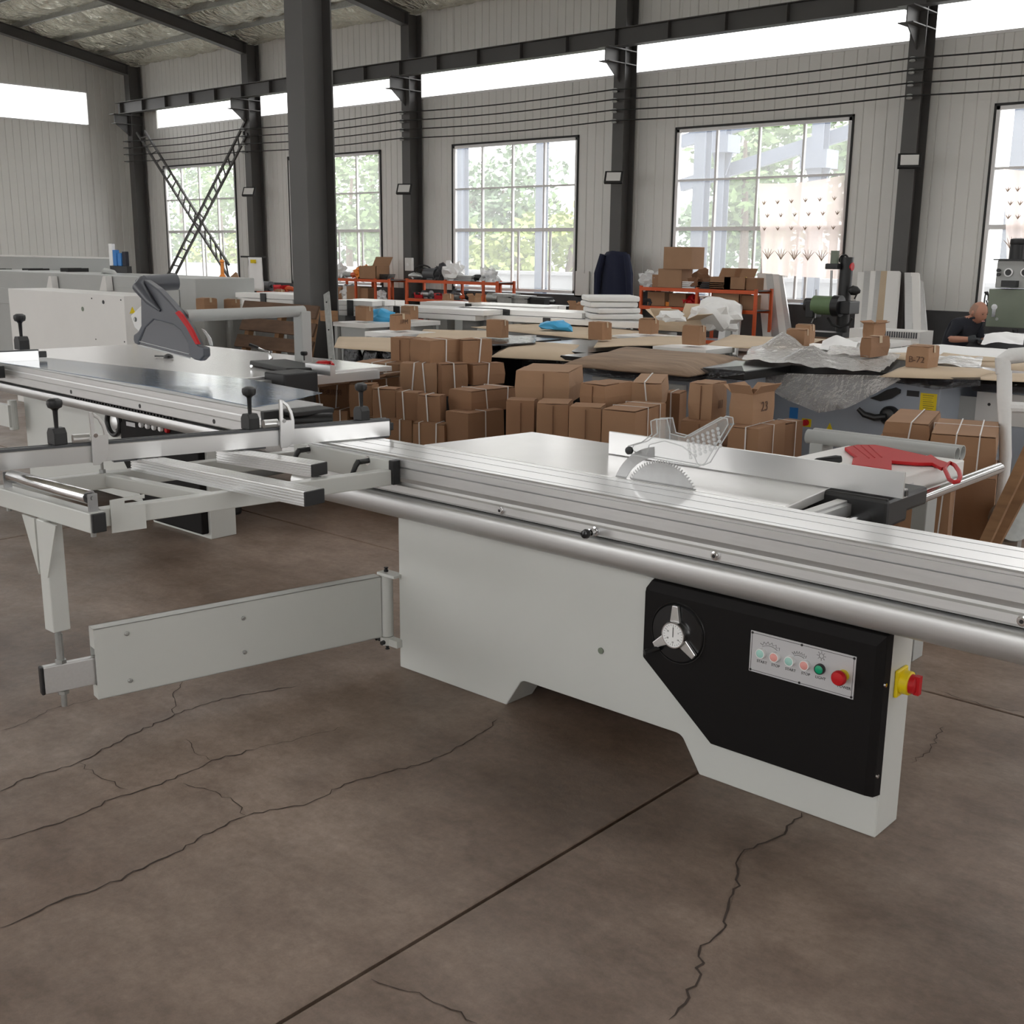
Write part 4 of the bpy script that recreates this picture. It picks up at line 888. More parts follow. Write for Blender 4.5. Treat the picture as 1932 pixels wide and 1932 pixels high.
# left pile, back to front, top row first
for args, kw in (
 ((L_+'top row, leftmost, mostly behind its neighbour', 738, 772, 795, 641, 684), dict(D=7.75, th=-8)),
 ((L_+'top row, tilted open top with one strap', 775, 812, 868, 646, 689), dict(D=7.5, th=8, straps=[('b', .5)])),
 ((L_+'top row, rightmost, one white strap', 864, 873, 927, 644, 687), dict(D=7.6, th=25, straps=[('b', .55)])),
 ((L_+'second row, leftmost, under the chrome rail', 669, 752, 785, 690, 744), dict(D=7.7, th=-22, straps=[('a', .25), ('a', .6)])),
 ((L_+'second row, double strapped in the middle', 756, 824, 834, 690, 746), dict(D=7.5, th=-30, straps=[('a', .3), ('a', .68)], m='card3')),
 ((L_+'second row, right of the double strapped one', 826, 834, 882, 690, 748), dict(D=7.45, th=22, straps=[('b', .5)], m='card2')),
 ((L_+'second row, rightmost, red mark on its edge', 882, 893, 951, 690, 727), dict(D=7.55, th=15, straps=[('b', .45)], m='card2')),
 ((L_+'third row, crumpled, with printed characters', 597, 655, 672, 724, 773), dict(D=7.4, th=-25, straps=[('a', .35), ('a', .85)], m='card2', writing=('a', '高速周转', .042, .55))),
 ((L_+'third row, second from left, curved strap', 660, 702, 715, 728, 789), dict(D=7.25, th=-25, straps=[('a', .5)])),
 ((L_+'third row, third from left, narrow face', 704, 746, 760, 737, 793), dict(D=7.15, th=-25, straps=[('a', .6)])),
 ((L_+'third row, fourth from left, bulging side', 748, 788, 800, 744, 800), dict(D=7.05, th=-25, straps=[('a', .6)], m='card2')),
 ((L_+'third row, fifth from left, darker side', 788, 830, 842, 750, 806), dict(D=6.95, th=-22, straps=[('a', .5)], m='card2')),
 ((L_+'third row, rightmost, wide strapped side', 848, 889, 971, 741, 781), dict(D=6.9, th=2, straps=[('b', .35), ('b', .8)], m='card2')),
 ((L_+'bottom row, leftmost, two thin straps', 597, 655, 672, 777, 800), dict(D=7.3, th=-25, straps=[('a', .2), ('a', .5)], ground=True)),
 ((L_+'bottom row, second from left, one strap', 672, 730, 742, 790, 815), dict(D=7.2, th=-25, ground=True)),
 ((L_+'bottom row, third from left, one strap', 731, 777, 790, 796, 828), dict(D=7.05, th=-25, straps=[('a', .5)], ground=True)),
 ((L_+'bottom row, fourth from left, two straps', 779, 838, 846, 803, 836), dict(D=6.9, th=-22, straps=[('a', .3), ('a', .75)], ground=True)),
 ((L_+'bottom row, rightmost, in front', 842, 883, 950, 783, 830), dict(D=6.8, th=2, straps=[('b', .5)], m='card2', ground=True)),
):
    carton(*args, group=G1, **kw)
M_ = 'brown carton in the middle pile, '
for args, kw in (
 ((M_+'top row, largest, torn film on its lid', 973, 1072, 1098, 705, 763), dict(D=6.55, th=-28, m='card3')),
 ((M_+'top row, centre, corner towards the camera', 1095, 1140, 1192, 729, 774), dict(D=6.3, th=0)),
 ((M_+'top row, right, strap on its front', 1191, 1246, 1262, 726, 775), dict(D=6.45, th=-30, straps=[('a', .45)], m='card3')),
 ((M_+'lower row, leftmost', 955, 1007, 1014, 759, 813), dict(D=6.4, th=-32, ground=True, m='card2')),
 ((M_+'lower row, second from left', 1012, 1071, 1080, 765, 824), dict(D=6.25, th=-32, ground=True)),
 ((M_+'lower row, third from left, dark gap beside it', 1073, 1132, 1142, 772, 836), dict(D=6.1, th=-28, ground=True)),
 ((M_+'lower row, rightmost, two straps on its side', 1136, 1197, 1254, 779, 836), dict(D=5.95, th=-12, straps=[('b', .4), ('b', .8)], ground=True)),
 ((M_+'small strapped one sticking out behind at the right', 1250, 1280, 1293, 745, 796), dict(D=6.9, th=-20, straps=[('a', .4)], m='card2', ground=True)),
):
    carton(*args, group='strapped cartons in the middle pile', **kw)
carton('tall closed carton standing left of the open carton marked 23', 1299, 1341, 1368, 728, 798, D=6.25, th=-8, m='card3', writing=('b', '|||||', .05, .4))
carton('open carton with raised flaps, marked 23', 1377, 1418, 1457, 746, 803, D=6.05, th=0, m='card3', open_=True, writing=('b', '23', .075, .42))
carton('low carton underneath the tall closed carton', 1283, 1352, 1376, 800, 830, D=6.2, th=-14, ground=True)
carton('strapped carton underneath the open carton marked 23', 1372, 1428, 1478, 812, 860, D=5.95, th=-5, straps=[('a', .35), ('b', .5)], ground=True)
carton('carton with bent strap behind the carton marked 23', 1440, 1470, 1512, 803, 850, D=6.35, th=4, straps=[('b', .6)], m='card2', ground=True)
carton('strapped carton directly under the yellow warning notice', 1667, 1749, 1778, 803, 840, D=5.75, th=-16, straps=[('a', .45)], dmax=.55)
carton('wide strapped carton right of the grey pipe frame', 1750, 1872, 1903, 828, 900, D=5.35, th=-18, straps=[('a', .25), ('a', .62), ('b', .6)], dmax=.55)
carton('carton supporting the one under the yellow notice', 1640, 1745, 1780, 846, 900, D=5.75, th=-16, ground=True, dmax=.55, m='card2')
carton('carton seen below the chrome fence rail at the right', 1698, 1790, 1834, 930, 975, D=5.0, th=-18, straps=[('a', .25), ('b', .4)], ground=True, dmax=.55)
carton('tall dark carton at the bottom of the right stack', 1800, 1873, 1905, 906, 960, D=5.34, th=-18, straps=[('b', .5)], ground=True, m='card2', dmax=.55)
SM = 'small cartons standing on the covered tables'
ZT_ = .925
for lab, xl, xe, xr, yt, yb, kw in (
 ('small carton with a white scrap of film on its lid', 671, 691, 704, 581, 606, {}),
 ('small carton with dark writing, beside the blue plastic', 736, 748, 774, 596, 624, dict(writing=('b', '1PM', .055, .42))),
 ('small taped carton just behind the one with dark writing', 757, 774, 789, 580, 603, {}),
 ('small carton in front of the orange rack, dented top', 835, 843, 856, 557, 583, {}),
 ('small open carton in front of the orange rack', 884, 896, 907, 562, 587, dict(open_=True)),
 ('small carton alone on the tan sheets left of centre', 918, 945, 959, 607, 638, {}),
 ('small open carton in front of the clipboard wall', 1074, 1088, 1100, 576, 593, dict(open_=True)),
 ('small dark carton in front of the foam-wrapped stack', 1125, 1146, 1150, 587, 608, dict(m='card2')),
 ('small carton in front of the foam-wrapped stack, nearer one', 1110, 1136, 1153, 611, 642, {}),
 ('small carton left of the large open carton', 1205, 1229, 1242, 604, 631, {}),
 ('small carton with writing, in front of the large open carton', 1287, 1319, 1331, 618, 652, {}),
 ('small taped carton, nearer of two before the drill press', 1482, 1516, 1526, 625, 658, {}),
 ('small taped carton, further of two before the drill press', 1499, 1527, 1536, 616, 648, dict(m='card3')),
 ('small carton with dark right side beneath the open carton', 1623, 1641, 1675, 640, 675, dict(m='card2')),
 ('small carton with open flaps before the leaning profiles', 1628, 1647, 1668, 613, 640, dict(open_=True)),
 ('small carton marked B-72 on the tan sheets', 1709, 1749, 1769, 657, 695, dict(writing=('a', 'B-72', .055, .25), m='card3')),
 ('small carton with half open lid, left of the leaning pallet', 371, 386, 410, 565, 588, {}),
 ('small carton directly left of the leaning pallet', 423, 438, 453, 567, 587, {}),
 ('small carton under the orange bottle by the braced window', 413, 421, 433, 541, 561, {}),
 ('small carton below the hanging white shirt', 460, 466, 475, 550, 564, {}),
 ('small carton before the orange bench left of the column', 518, 526, 538, 548, 569, {}),
):
    SMALL.append((lab, WL[carton(lab, xl, xe, xr, yt, yb, zb=ZT_, group=SM, dmin=.05, dmax=.4, **kw)].copy()))
# ------------------------------------------------------------------ row of covered machines behind the cartons
rq = random.Random(21)
def flat(name, pts, z, m, label, cat, th=.004, droop=.0, group=None, seed=0, seg=7):
    """thin sheet given by four corners (x, y), a little wavy, corners drooping"""
    c = [V((x, y, 0)) for x, y in pts]; g = []
    for i in range(seg+1):
        row = []
        for j in range(seg+1):
            u, v = i/seg, j/seg; p = c[0].lerp(c[1], u).lerp(c[3].lerp(c[2], u), v)
            e = max(abs(u-.5), abs(v-.5))*2; row.append((p.x, p.y, z+.012*noise.noise(V((p.x*2.3, p.y*2.3, seed)))-droop*max(0, e-.6)**2))
        g.append(row)
    return one(name, MB().sheet(g), m, label, cat, group, solid=th, smooth=True)
def body(T_, name, x0, x1, y0, y1, z0, z1, m): return MB().box(x0, x1, y0, y1, z0, z1).build(name, m, T_, bevel=.006)
MR = []
def machine(label, x0, x1, y0, y1, m, ztop=.885, ov=.12, mt='paint_grey'):
    MR.append((x0-ov, x1+ov, y0-ov, y1+ov)); o = thing('covered_machine', ((x0+x1)/2, (y0+y1)/2, 0), label, 'machine', 'covered machines')
    body(o, 'machine_body', x0, x1, y0, y1, 0, ztop-.06, m); body(o, 'table_top', x0-ov, x1+ov, y0-ov, y1+ov, ztop-.06, ztop, mt); return o
# front row, left to right
MA = machine('dark machine with cluttered underside right of the leaning steel strip', -7.3, -6.3, 6.3, 7.4, 'black_matt', mt='black_gloss')
MB_ = machine('covered machine under the tan sheets behind the left carton pile', -5.95, -5.25, 6.75, 7.7, 'black_matt', mt='black_gloss')
p0, p1 = ony(1100, 705, 6.45), ony(1392, 705, 6.45)
M0 = machine('light grey machine under the wrinkled brown cardboard', p0.x, p1.x, 6.45, 6.82, 'paint_blue', mt='black_gloss')
a, b = ony(1120, 709, 6.44), ony(1292, 775, 6.44); MB().box(a.x, b.x, 6.42, 6.452, b.z, a.z).build('front_panel', 'paint', M0, bevel=.006)
a, b = ony(1205, 724, 6.42), ony(1258, 738, 6.42); MB().box(a.x, b.x, 6.415, 6.43, b.z, a.z).build('slot', 'black', M0)
p0, p1 = ony(1440, 760, 7.05), ony(1772, 760, 7.05)
M1 = machine('pale grey machine with handwheel and yellow notice under draped plastic', p0.x, p1.x, 7.05, 7.7, 'paint_blue', mt='black_gloss')
def mark(T_, x0, y0, x1, y1, Y, m, name, th=.006): a, b = ony(x0, y0, Y), ony(x1, y1, Y); return MB().box(a.x, b.x, Y-th, Y, b.z, a.z).build(name, m, T_)
nt2 = mark(M1, 1738, 741, 1765, 782, 7.05, 'yellow', 'warning_notice')
for i in range(9): mark(M1, 1741, 746+i*3.9, 1762-(i*7 % 5), 747.2+i*3.9, 7.0435, 'ink', 'notice_line', .0008).parent = M1
mark(M1, 1712, 736, 1734, 749, 7.05, 'black', 'label_plate'); mark(M1, 1708, 776, 1732, 783, 7.05, 'black', 'label_plate')
mark(M1, 1514, 789, 1530, 806, 7.05, 'yellow', 'switch_plate'); p = ony(1521, 797, 7.04); MB().lathe([(.022, 0), (.02, .03)], p, (0, -1, 0), 14).build('switch_knob', 'red', M1, smooth=True)
mark(M1, 1491, 768, 1505, 790, 7.05, 'blue', 'sticker')
p = ony(1565, 806, 7.045); MB().prism([(p.x-.022, p.z-.02), (p.x+.022, p.z-.02), (p.x, p.z+.028)], 'xz', 7.042, 7.05).build('warning_triangle', 'yellow', M1)
sl = [ony(x, y, 7.04) for x, y in ((1642, 751), (1655, 746), (1675, 735), (1690, 731), (1699, 735), (1698, 742), (1682, 752), (1662, 757))]
MB().prism([(q.x, q.z) for q in sl], 'xz', 7.03, 7.05).build('curved_slot', 'black', M1)
hp = ony(1672, 786, 6.98); MB().lathe([(.062, 0), (.065, .03), (.05, .06), (.03, .07)], hp+V((0, .07, 0)), (0, -1, 0), 22).build('handwheel_hub', 'black', M1, smooth=True)
MB().path([hp, ony(1650, 788, 6.97), ony(1630, 782, 6.96), ony(1619, 771, 6.95)], [.02, .022, .02, .014], 10).build('crank_arm', 'black', M1, smooth=True)
p0, p1 = ony(1782, 760, 7.4), ony(1990, 760, 7.4)
M2 = machine('grey and white machine at the right behind the wrapped frame', MR[-1][1]+.13, p1.x, 7.4, 7.75, 'paint_blue', mt='black_gloss')
mark(M2, 1787, 744, 1843, 812, 7.4, 'paint_grey', 'door_panel', .01); mark(M2, 1846, 738, 1990, 812, 7.4, 'paint_white', 'door_panel', .02)
p = ony(1866, 763, 7.378); MB().tube(p, p+V((0, .01, 0)), .01, 10).build('hole', 'black', M2)
for x, y, k in ((666, 676, 3), (700, 680, 5), (735, 676, 8)):
    p = ony(x, y, 6.16); MB().blob((p.x, 6.16, .70), .12, .05, .14, .4, k).build('hanging_bundle', 'film_dark', MA, smooth=True)
a, b = ony(690, 670, 6.28), ony(740, 684, 6.28); MB().box(a.x, b.x, 6.24, 6.3, b.z, a.z).build('side_bracket', 'paint_grey', MA)
# back rows
rows = [(8.05, 8.85), (9.15, 9.95), (10.25, 11.05), (11.4, 12.2)]; n = 0; CELLS = []
wd = ['second', 'third', 'fourth', 'fifth']
LIM = [(500, 592), (1000, 588), (1200, 600), (1300, 617), (1500, 631), (1700, 642), (2000, 660)]
def ymin(x):
    for (a, p), (b, q) in zip(LIM, LIM[1:]):
        if x <= b: return p+(q-p)*max(0, (x-a))/(b-a)
    return 660
for ri, (y0, y1) in enumerate(rows):
    x = -13.6; k = 0
    while x < -2:
        c = V((x+.85, (y0+y1)/2, .9)); px = pix(c)
        fc = pix((x+.3, y1+.1, .95)); fd = pix((x+1.4, y1+.1, .95))
        if 600 < px[0] < 1985 and px[1] < 690 and fc[1] > ymin(fc[0])-3 and fd[1] > ymin(fd[0])-3:
            k += 1; m = machine('machine under sheets, %s table row from the camera, %s from the left' % (wd[ri], ORD[k-1]), x+.15, x+1.5, y0, y1, ['paint_grey', 'darkgrey', 'paint_blue'][k % 3])
            CELLS.append((x, y0, y1, ri, k))
        x += 2.0
for lab, c in SMALL:
    if not any(a < c.x < b and p < c.y < q for a, b, p, q in MR):
        t = thing('work_table', (c.x, c.y, 0), 'grey table under the '+lab, 'table', 'plain work tables'); zt = .91
        MB().box(c.x-.24, c.x+.24, c.y-.2, c.y+.2, zt-.04, zt).build('table_top', 'white_lam', t); MB().box(c.x-.18, c.x+.18, c.y-.15, c.y+.15, .1, zt-.04).build('drawer_body', 'paint_grey', t)
        for dx in (-.21, .21):
            for dy in (-.17, .17): MB().box(c.x+dx-.02, c.x+dx+.02, c.y+dy-.02, c.y+dy+.02, 0, zt-.04).build('leg', 'paint_grey', t)
        MR.append((c.x-.24, c.x+.24, c.y-.2, c.y+.2))
for (x, y0, y1, ri, k) in CELLS:
    for s in range(3):
        cx, cy = x+.8+rq.uniform(-.35, .35), (y0+y1)/2+rq.uniform(-.3, .3); L, W = rq.uniform(.55, .95), rq.uniform(.35, .6); a = rq.uniform(-.35, .35)
        if ri == 3 and s == 2: continue
        e, f = V((math.cos(a), math.sin(a), 0))*L, V((-math.sin(a), math.cos(a), 0))*W
        m_ = rq.choices(['tan', 'white', 'film_dark', 'tan', 'bag'], [5, 3, 1.2, 2, 1])[0] if x > -9 else rq.choices(['white', 'tan'], [3, 2])[0]
        P = [V((cx, cy, 0))+q for q in (-e-f, e-f, e+f, -e+f)]
        nm = {'tan': 'cardboard_sheet', 'white': 'foam_sheet', 'film_dark': 'plastic_sheet', 'bag': 'plastic_sheet'}[m_]
        flat(nm, [(p.x, p.y) for p in P], .893+.009*s, m_, '%s, %s layer on the %s table row machine, %s from the left' % ({'tan': 'tan cardboard sheet', 'white': 'white foam sheet', 'film_dark': 'dark plastic film', 'bag': 'clear plastic film'}[m_], ['lowest', 'middle', 'top'][s], wd[ri], ORD[k-1]), 'sheet', droop=.15, group='sheets on the covered machines', seed=k+ri*9+s)
def sheet_px(name, pxs, z, m, label, cat='sheet', **k): return flat(name, [tuple(onz(x, y, z)[:2]) for x, y in pxs], z, m, label, cat, **k)
SG = 'sheets on the covered machines'
# traced sheets of the front row
sheet_px('cardboard_sheet', [(630, 655), (760, 666), (815, 640), (640, 634)], .897, 'tan', 'tan cardboard sheet on the dark machine, right of the free column', group=SG)
sheet_px('cardboard_sheet', [(780, 640), (930, 648), (935, 625), (800, 622)], .905, 'tan', 'tan cardboard sheet behind the left carton pile', group=SG)
sheet_px('cardboard_sheet', [(925, 660), (1080, 670), (1120, 646), (960, 640)], .897, 'tan', 'tan cardboard sheet on dark film behind the cartons', group=SG, droop=.3)
sheet_px('plastic_sheet', [(900, 652), (1010, 648), (1012, 632), (905, 638)], .912, 'film_dark', 'crinkled black film on the tables behind the left cartons', group=SG)
sheet_px('cardboard_sheet', [(1060, 674), (1300, 694), (1420, 668), (1160, 650)], .915, 'tan_old', 'large wrinkled brown cardboard sheet over the light grey machine', group=SG, droop=.35, seg=14, th=.012)
sheet_px('cardboard_sheet', [(1120, 655), (1290, 650), (1290, 634), (1130, 640)], .91, 'tan', 'tan cardboard sheet behind the wrinkled brown one', group=SG)
sheet_px('cardboard_sheet', [(1330, 652), (1480, 662), (1560, 640), (1380, 632)], .91, 'tan', 'tan cardboard sheet left of the two taped cartons', group=SG)
sheet_px('cardboard_sheet', [(1660, 700), (1840, 706), (1885, 694), (1700, 686)], .918, 'tan', 'tan cardboard sheet beneath the carton marked B-72', group=SG, droop=.2)
sheet_px('cardboard_sheet', [(1765, 678), (1910, 684), (1930, 664), (1790, 660)], .905, 'tan', 'wide pale cardboard sheet right of the carton marked B-72', group=SG)
sheet_px('cardboard_sheet', [(1840, 715), (1960, 722), (1990, 708), (1870, 704)], .895, 'tan', 'tan cardboard sheet at the right beside the wrapped frame', group=SG)
# foil-like film over the right-hand machines
def film_top(pxs, z, peaks, label, m='film', nn=22):
    c = [onz(x, y, z) for x, y in pxs]; pk = [(onz(x, y, z), h, r) for x, y, h, r in peaks]; g = []
    for i in range(nn+1):
        row = []
        for j in range(nn+1):
            u, v = i/nn, j/nn; p = c[0].lerp(c[1], u).lerp(c[3].lerp(c[2], u), v)
            zz = z+.03*abs(noise.noise(p*5))+.012*noise.noise(p*14)
            for q, h, r in pk: zz += h*math.exp(-((p-q).xy.length/r)**1.3)
            row.append((p.x, p.y, zz))
        g.append(row)
    return one('plastic_sheet', MB().sheet(g), m, label, 'sheet', SG, smooth=True, angle=180)
film_top([(1400, 680), (1660, 706), (1700, 672), (1420, 655)], .905, [(1478, 664, .13, .14), (1530, 684, .12, .13), (1620, 668, .05, .15)], 'crumpled clear plastic with two peaks over the right-hand machine')
film_top([(1560, 668), (1640, 674), (1650, 655), (1570, 650)], .93, [(1590, 660, .03, .1)], 'grey crumpled film behind the two-peaked plastic')
film_top([(1545, 660), (1610, 664), (1625, 648), (1560, 645)], .93, [(1578, 654, .07, .12)], 'white tent-shaped sheet behind the taped cartons', 'white')
film_top([(1850, 652), (1930, 654), (1932, 642), (1870, 638)], .93, [(1893, 646, .08, .25)], 'white tent-shaped paper in front of the sitting worker', 'white')
film_top([(1768, 690), (1850, 694), (1855, 676), (1770, 672)], .92, [(1790, 682, .04, .1)], 'clear crumpled film right of the carton marked B-72', 'bag')
def drape(top, bot, Y0, label, m, name='plastic_sheet', nn=18, nr=8, amp=.03):
    g = []
    def interp(L, u):
        k = u*(len(L)-1); i = min(int(k), len(L)-2); f = k-i; return (L[i][0]+(L[i+1][0]-L[i][0])*f, L[i][1]+(L[i+1][1]-L[i][1])*f)
    for r in range(nr+1):
        row = []
        for i in range(nn+1):
            u = i/nn; t = interp(top, u); b = interp(bot, u); v = r/nr; x, y = t[0]+(b[0]-t[0])*v, t[1]+(b[1]-t[1])*v
            Y = Y0-.02-amp*v*(1+noise.noise(V((u*9, v*2, 4)))); p = ony(x, y, Y); row.append(tuple(p))
        g.append(row)
    return one(name, MB().sheet(g), m, label, 'sheet', SG, smooth=True, angle=180)
drape([(1425, 702), (1480, 704), (1540, 706), (1600, 707), (1690, 709)], [(1432, 720), (1478, 752), (1545, 779), (1600, 770), (1700, 716)], 6.9, 'grey plastic film draped down over the machine front in a long fold', 'film', amp=.08)
drape([(1060, 684), (1150, 690), (1300, 697), (1400, 690)], [(1065, 700), (1150, 712), (1300, 720), (1405, 706)], 6.3, 'black film hanging below the wrinkled brown cardboard', 'film_dark')
drape([(1690, 706), (1760, 712), (1850, 712)], [(1690, 722), (1765, 735), (1850, 728)], 6.9, 'crinkled black film under the sheet with the B-72 carton', 'film_dark')
drape([(1830, 718), (1900, 722), (1960, 726)], [(1835, 738), (1900, 742), (1960, 745)], 7.2, 'crinkled black film under the rightmost cardboard sheet', 'film_dark')
drape([(925, 660), (1000, 664), (1075, 672)], [(925, 672), (1000, 682), (1075, 688)], 6.6, 'black film hanging behind the left cartons', 'film_dark')
# stacks of white aluminium profiles
def pstack(x, y, L, n_, label, z=.92, rot=6, m='white_lam', rows_=3):
    p = onz(x, y, z); a = math.radians(rot); T = Matrix.Translation((p.x, p.y, z)) @ Matrix.Rotation(a, 4, 'Z')
    o = thing('profile_stack', p, label, 'profiles', 'white profile stacks')
    for k in range(n_):
        for r in range(rows_):
            MB().box(-L+rq.uniform(-.06, .06), rq.uniform(-.06, .06), r*.16, r*.16+.15, k*.055, k*.055+.05, T).build('profile', m, o)
    MB().box(-L*.6, -L*.6+.08, -.015, 0, 0, .055*n_, T).build('packing_strip', 'black', o)
    if not any(a_ < p.x-L*.5 < b_ and c_ < p.y < d_ for a_, b_, c_, d_ in MR):
        for f_ in (.15, .8): MB().box(-L*f_-.05, -L*f_+.05, .02, .44, -z, 0, T).build('trestle', 'paint_grey', o)
for x, y, L, n_, lab in ((905, 606, 1.9, 2, 'white profiles stacked behind the small carton left of centre'), (1100, 612, 1.6, 2, 'white profiles stacked left of the foam-wrapped stack'), (1020, 598, 1.7, 2, 'white profiles stacked in front of the parts table'),
                         (700, 598, .55, 3, 'white profiles stacked behind the free-standing column'), (560, 596, .9, 4, 'tall stack of white profiles behind the leaning pallet'), (475, 584, .9, 3, 'white profiles stacked by the crossed braces'), (1250, 622, 2.2, 1, 'single layer of white profiles beside the large open carton')):
    pstack(x, y, L, n_, lab)
o = thing('foam_wrapped_stack', onz(1150, 612, .92), 'stack of panels wrapped in white foam, in front of the dark coat', 'stack')
a, b = onz(1108, 613, .92), onz(1198, 613, .92)
for k in range(5): MB().bar(a+V((rq.uniform(-.04, .04), 0, .035+k*.055)), b+V((rq.uniform(-.05, .05), 0, .035+k*.055)), .45, .05).build('wrapped_panel', 'foam', o, bevel=.015)
for x, y, lab in ((722, 603, 'bright blue plastic wrap beside the carton with dark writing'), (1048, 621, 'bright blue plastic wrap lying on the white profiles')):
    p = onz(x, y, .925); one('plastic_wrap', MB().blob((p.x, p.y, .95), .16, .10, .05 if x > 900 else .09, .35, x), 'skyblue', lab, 'wrap', smooth=True)
# large open carton and foam bag
carton('large open carton with wide flaps behind the small cartons', 1240, 1290, 1336, 606, 626, zb=.93, m='tan', open_=True, dmax=.7, dmin=.3)
p = onz(1345, 622, .93); one('foam_bag', MB().blob((p.x, p.y, 1.03), .24, .2, .18, .25, 5, 3), 'foam', 'bulging white foam bag right of the large open carton', 'bag', smooth=True)
p = onz(1262, 606, 1.1); one('foam_scrap', MB().blob((p.x, p.y, 1.13), .12, .1, .05, .4, 8), 'foam', 'white foam scrap on the flap of the large open carton', 'foam', smooth=True)
# wrapped white pipe frame at the right edge
D = 5.75; A_ = lambda x, y: atd(x, y, D)
o = thing('wrapped_frame', V((A_(1898, 900).x, A_(1898, 900).y, 0)), 'white foam-wrapped pipe frame at the right edge', 'frame')
b = A_(1895, 900); base = V((b.x, b.y, 0))
MB().path([base, A_(1897, 860), A_(1896, 800), A_(1895, 745), A_(1895, 700)], [.028, .03, .03, .036, .036], 12).build('post', 'foam', o, smooth=True)
MB().path([A_(1893, 705), A_(1892, 680), A_(1905, 672), A_(1950, 668)], [.036, .04, .04, .038], 12).build('top_arm', 'foam', o, smooth=True)
MB().path([A_(1897, 768), A_(1950, 770)], .028, 10).build('side_arm', 'foam', o, smooth=True)
# leaning timber and scraps in the corner at the right
for xa, ya, xb, yb, lab in ((1872, 1000, 1950, 830, 'orange-brown timber batten leaning at the right edge, front one'), (1893, 1000, 1965, 860, 'orange-brown timber batten leaning behind the front batten')):
    p, q = atd(xa, ya, 4.95+(xa-1872)*.004), atd(xb, yb, 4.95+(xa-1872)*.004); d_ = (q-p); p = p-d_*(p.z/d_.z); p.z = .03; one('timber_batten', MB().bar(p, q, .045, .03, (0, 1, 0)), 'wood', lab, 'timber', 'timber battens')
p = atd(1905, 965, 5.3); one('grinding_disc', MB().lathe([(.10, 0), (.1, .04), (.03, .045)], (p.x, p.y, p.z-.05), (.6, -.6, .4), 24).box(p.x-.05, p.x+.05, p.y, p.y+.06, 0, p.z-.02), 'zinc', 'dull round machine casting behind the leaning battens', 'casting', smooth=True)
# pallet leaning on the free column, and the steel strip
px = [(447, 672), (590, 690), (600, 585), (462, 574)]
c = [ony(px[0][0], px[0][1], 6.9), ony(px[1][0], px[1][1], 6.9), ony(px[2][0], px[2][1], 7.2), ony(px[3][0], px[3][1], 7.2)]
o = thing('wooden_pallet', (-9.5, 6.9, 0), 'brown wooden pallet leaning against the free-standing column', 'pallet')
lo = [V((v.x, 6.75, 0)) for v in (c[0], c[1])]
for k in range(6):
    t = .15+k*.165; A1 = lo[0].lerp(c[3], t); B1 = lo[1].lerp(c[2], t); d_ = (c[3]-lo[0])*.062
    MB().bar(A1+V((rq.uniform(-.05, .05), 0, 0)), B1, .022, .135, (c[3]-lo[0]).normalized()).build('board', 'wood_dark', o)
for t in (.08, .5, .92): MB().bar(lo[0].lerp(lo[1], t)+V((0, .045, 0)), c[3].lerp(c[2], t)+V((0, .045, 0)), .08, .06, (0, 1, 0)).build('stringer', 'wood', o)
p, q = ony(616, 553, 7.05), ony(627, 690, 6.8); d_ = q-p; r0 = p+d_*((p.z-.0)/-d_.z) if d_.z else q; r0.z = .01
o = thing('steel_strip', r0, 'tall galvanised steel strip leaning against the free-standing column', 'steel strip')
MB().bar(r0, p, .012, .075, (1, 0, 0)).build('strip', 'zinc', o)
for t in (.93, .72, .5): c_ = r0.lerp(p, t); MB().tube(c_+V((0, -.012, 0)), c_+V((0, .002, 0)), .008, 8).build('hole', 'black', o)
p = ony(596, 597, 7.0); one('wood_block', MB().box(p.x-.06, p.x+.09, 7.1, 7.2, p.z-.05, p.z+.05), 'wood', 'reddish wood block stuck on the column above the pallet', 'block')
# ------------------------------------------------------------------ back of the hall: orange racks with parts
ri_ = random.Random(5)
def rack(label, xp, ytop, yshelf, Y=16.75, dep=.5, m='orange', place='rack', items_top=(), items_low=()):
    X = [ony(x, ytop, Y).x for x in xp]; zt = ony(xp[0], ytop, Y).z; zs = ony(xp[0], yshelf, Y).z
    o = thing('shelf_rack', ((X[0]+X[-1])/2, Y+dep/2, 0), label, 'rack', 'orange racks')
    for x in X:
        for y in (Y, Y+dep): MB().box(x-.025, x+.025, y-.02, y+.02, 0, zt+.02).build('post', m, o)
    for z in (zt, zs, .18):
        for y in (Y-.012, Y+dep+.012): MB().box(X[0], X[-1], y-.012, y+.012, z-.06, z).build('beam', m, o)
        MB().box(X[0], X[-1], Y+.002, Y+dep-.002, z-.02, z-.004).build('shelf_board', 'darkgrey', o)
    for lev, z, its in (('top', zt, items_top), ('middle', zs, items_low)):
        for k, (px, kind, s, m_, lab) in enumerate(its):
            p = ony(px, ytop, Y+.2); item(kind, V((p.x, Y+.22, z)), s, m_, lab+' on the %s shelf of the %s' % (lev, place), k)
    return o
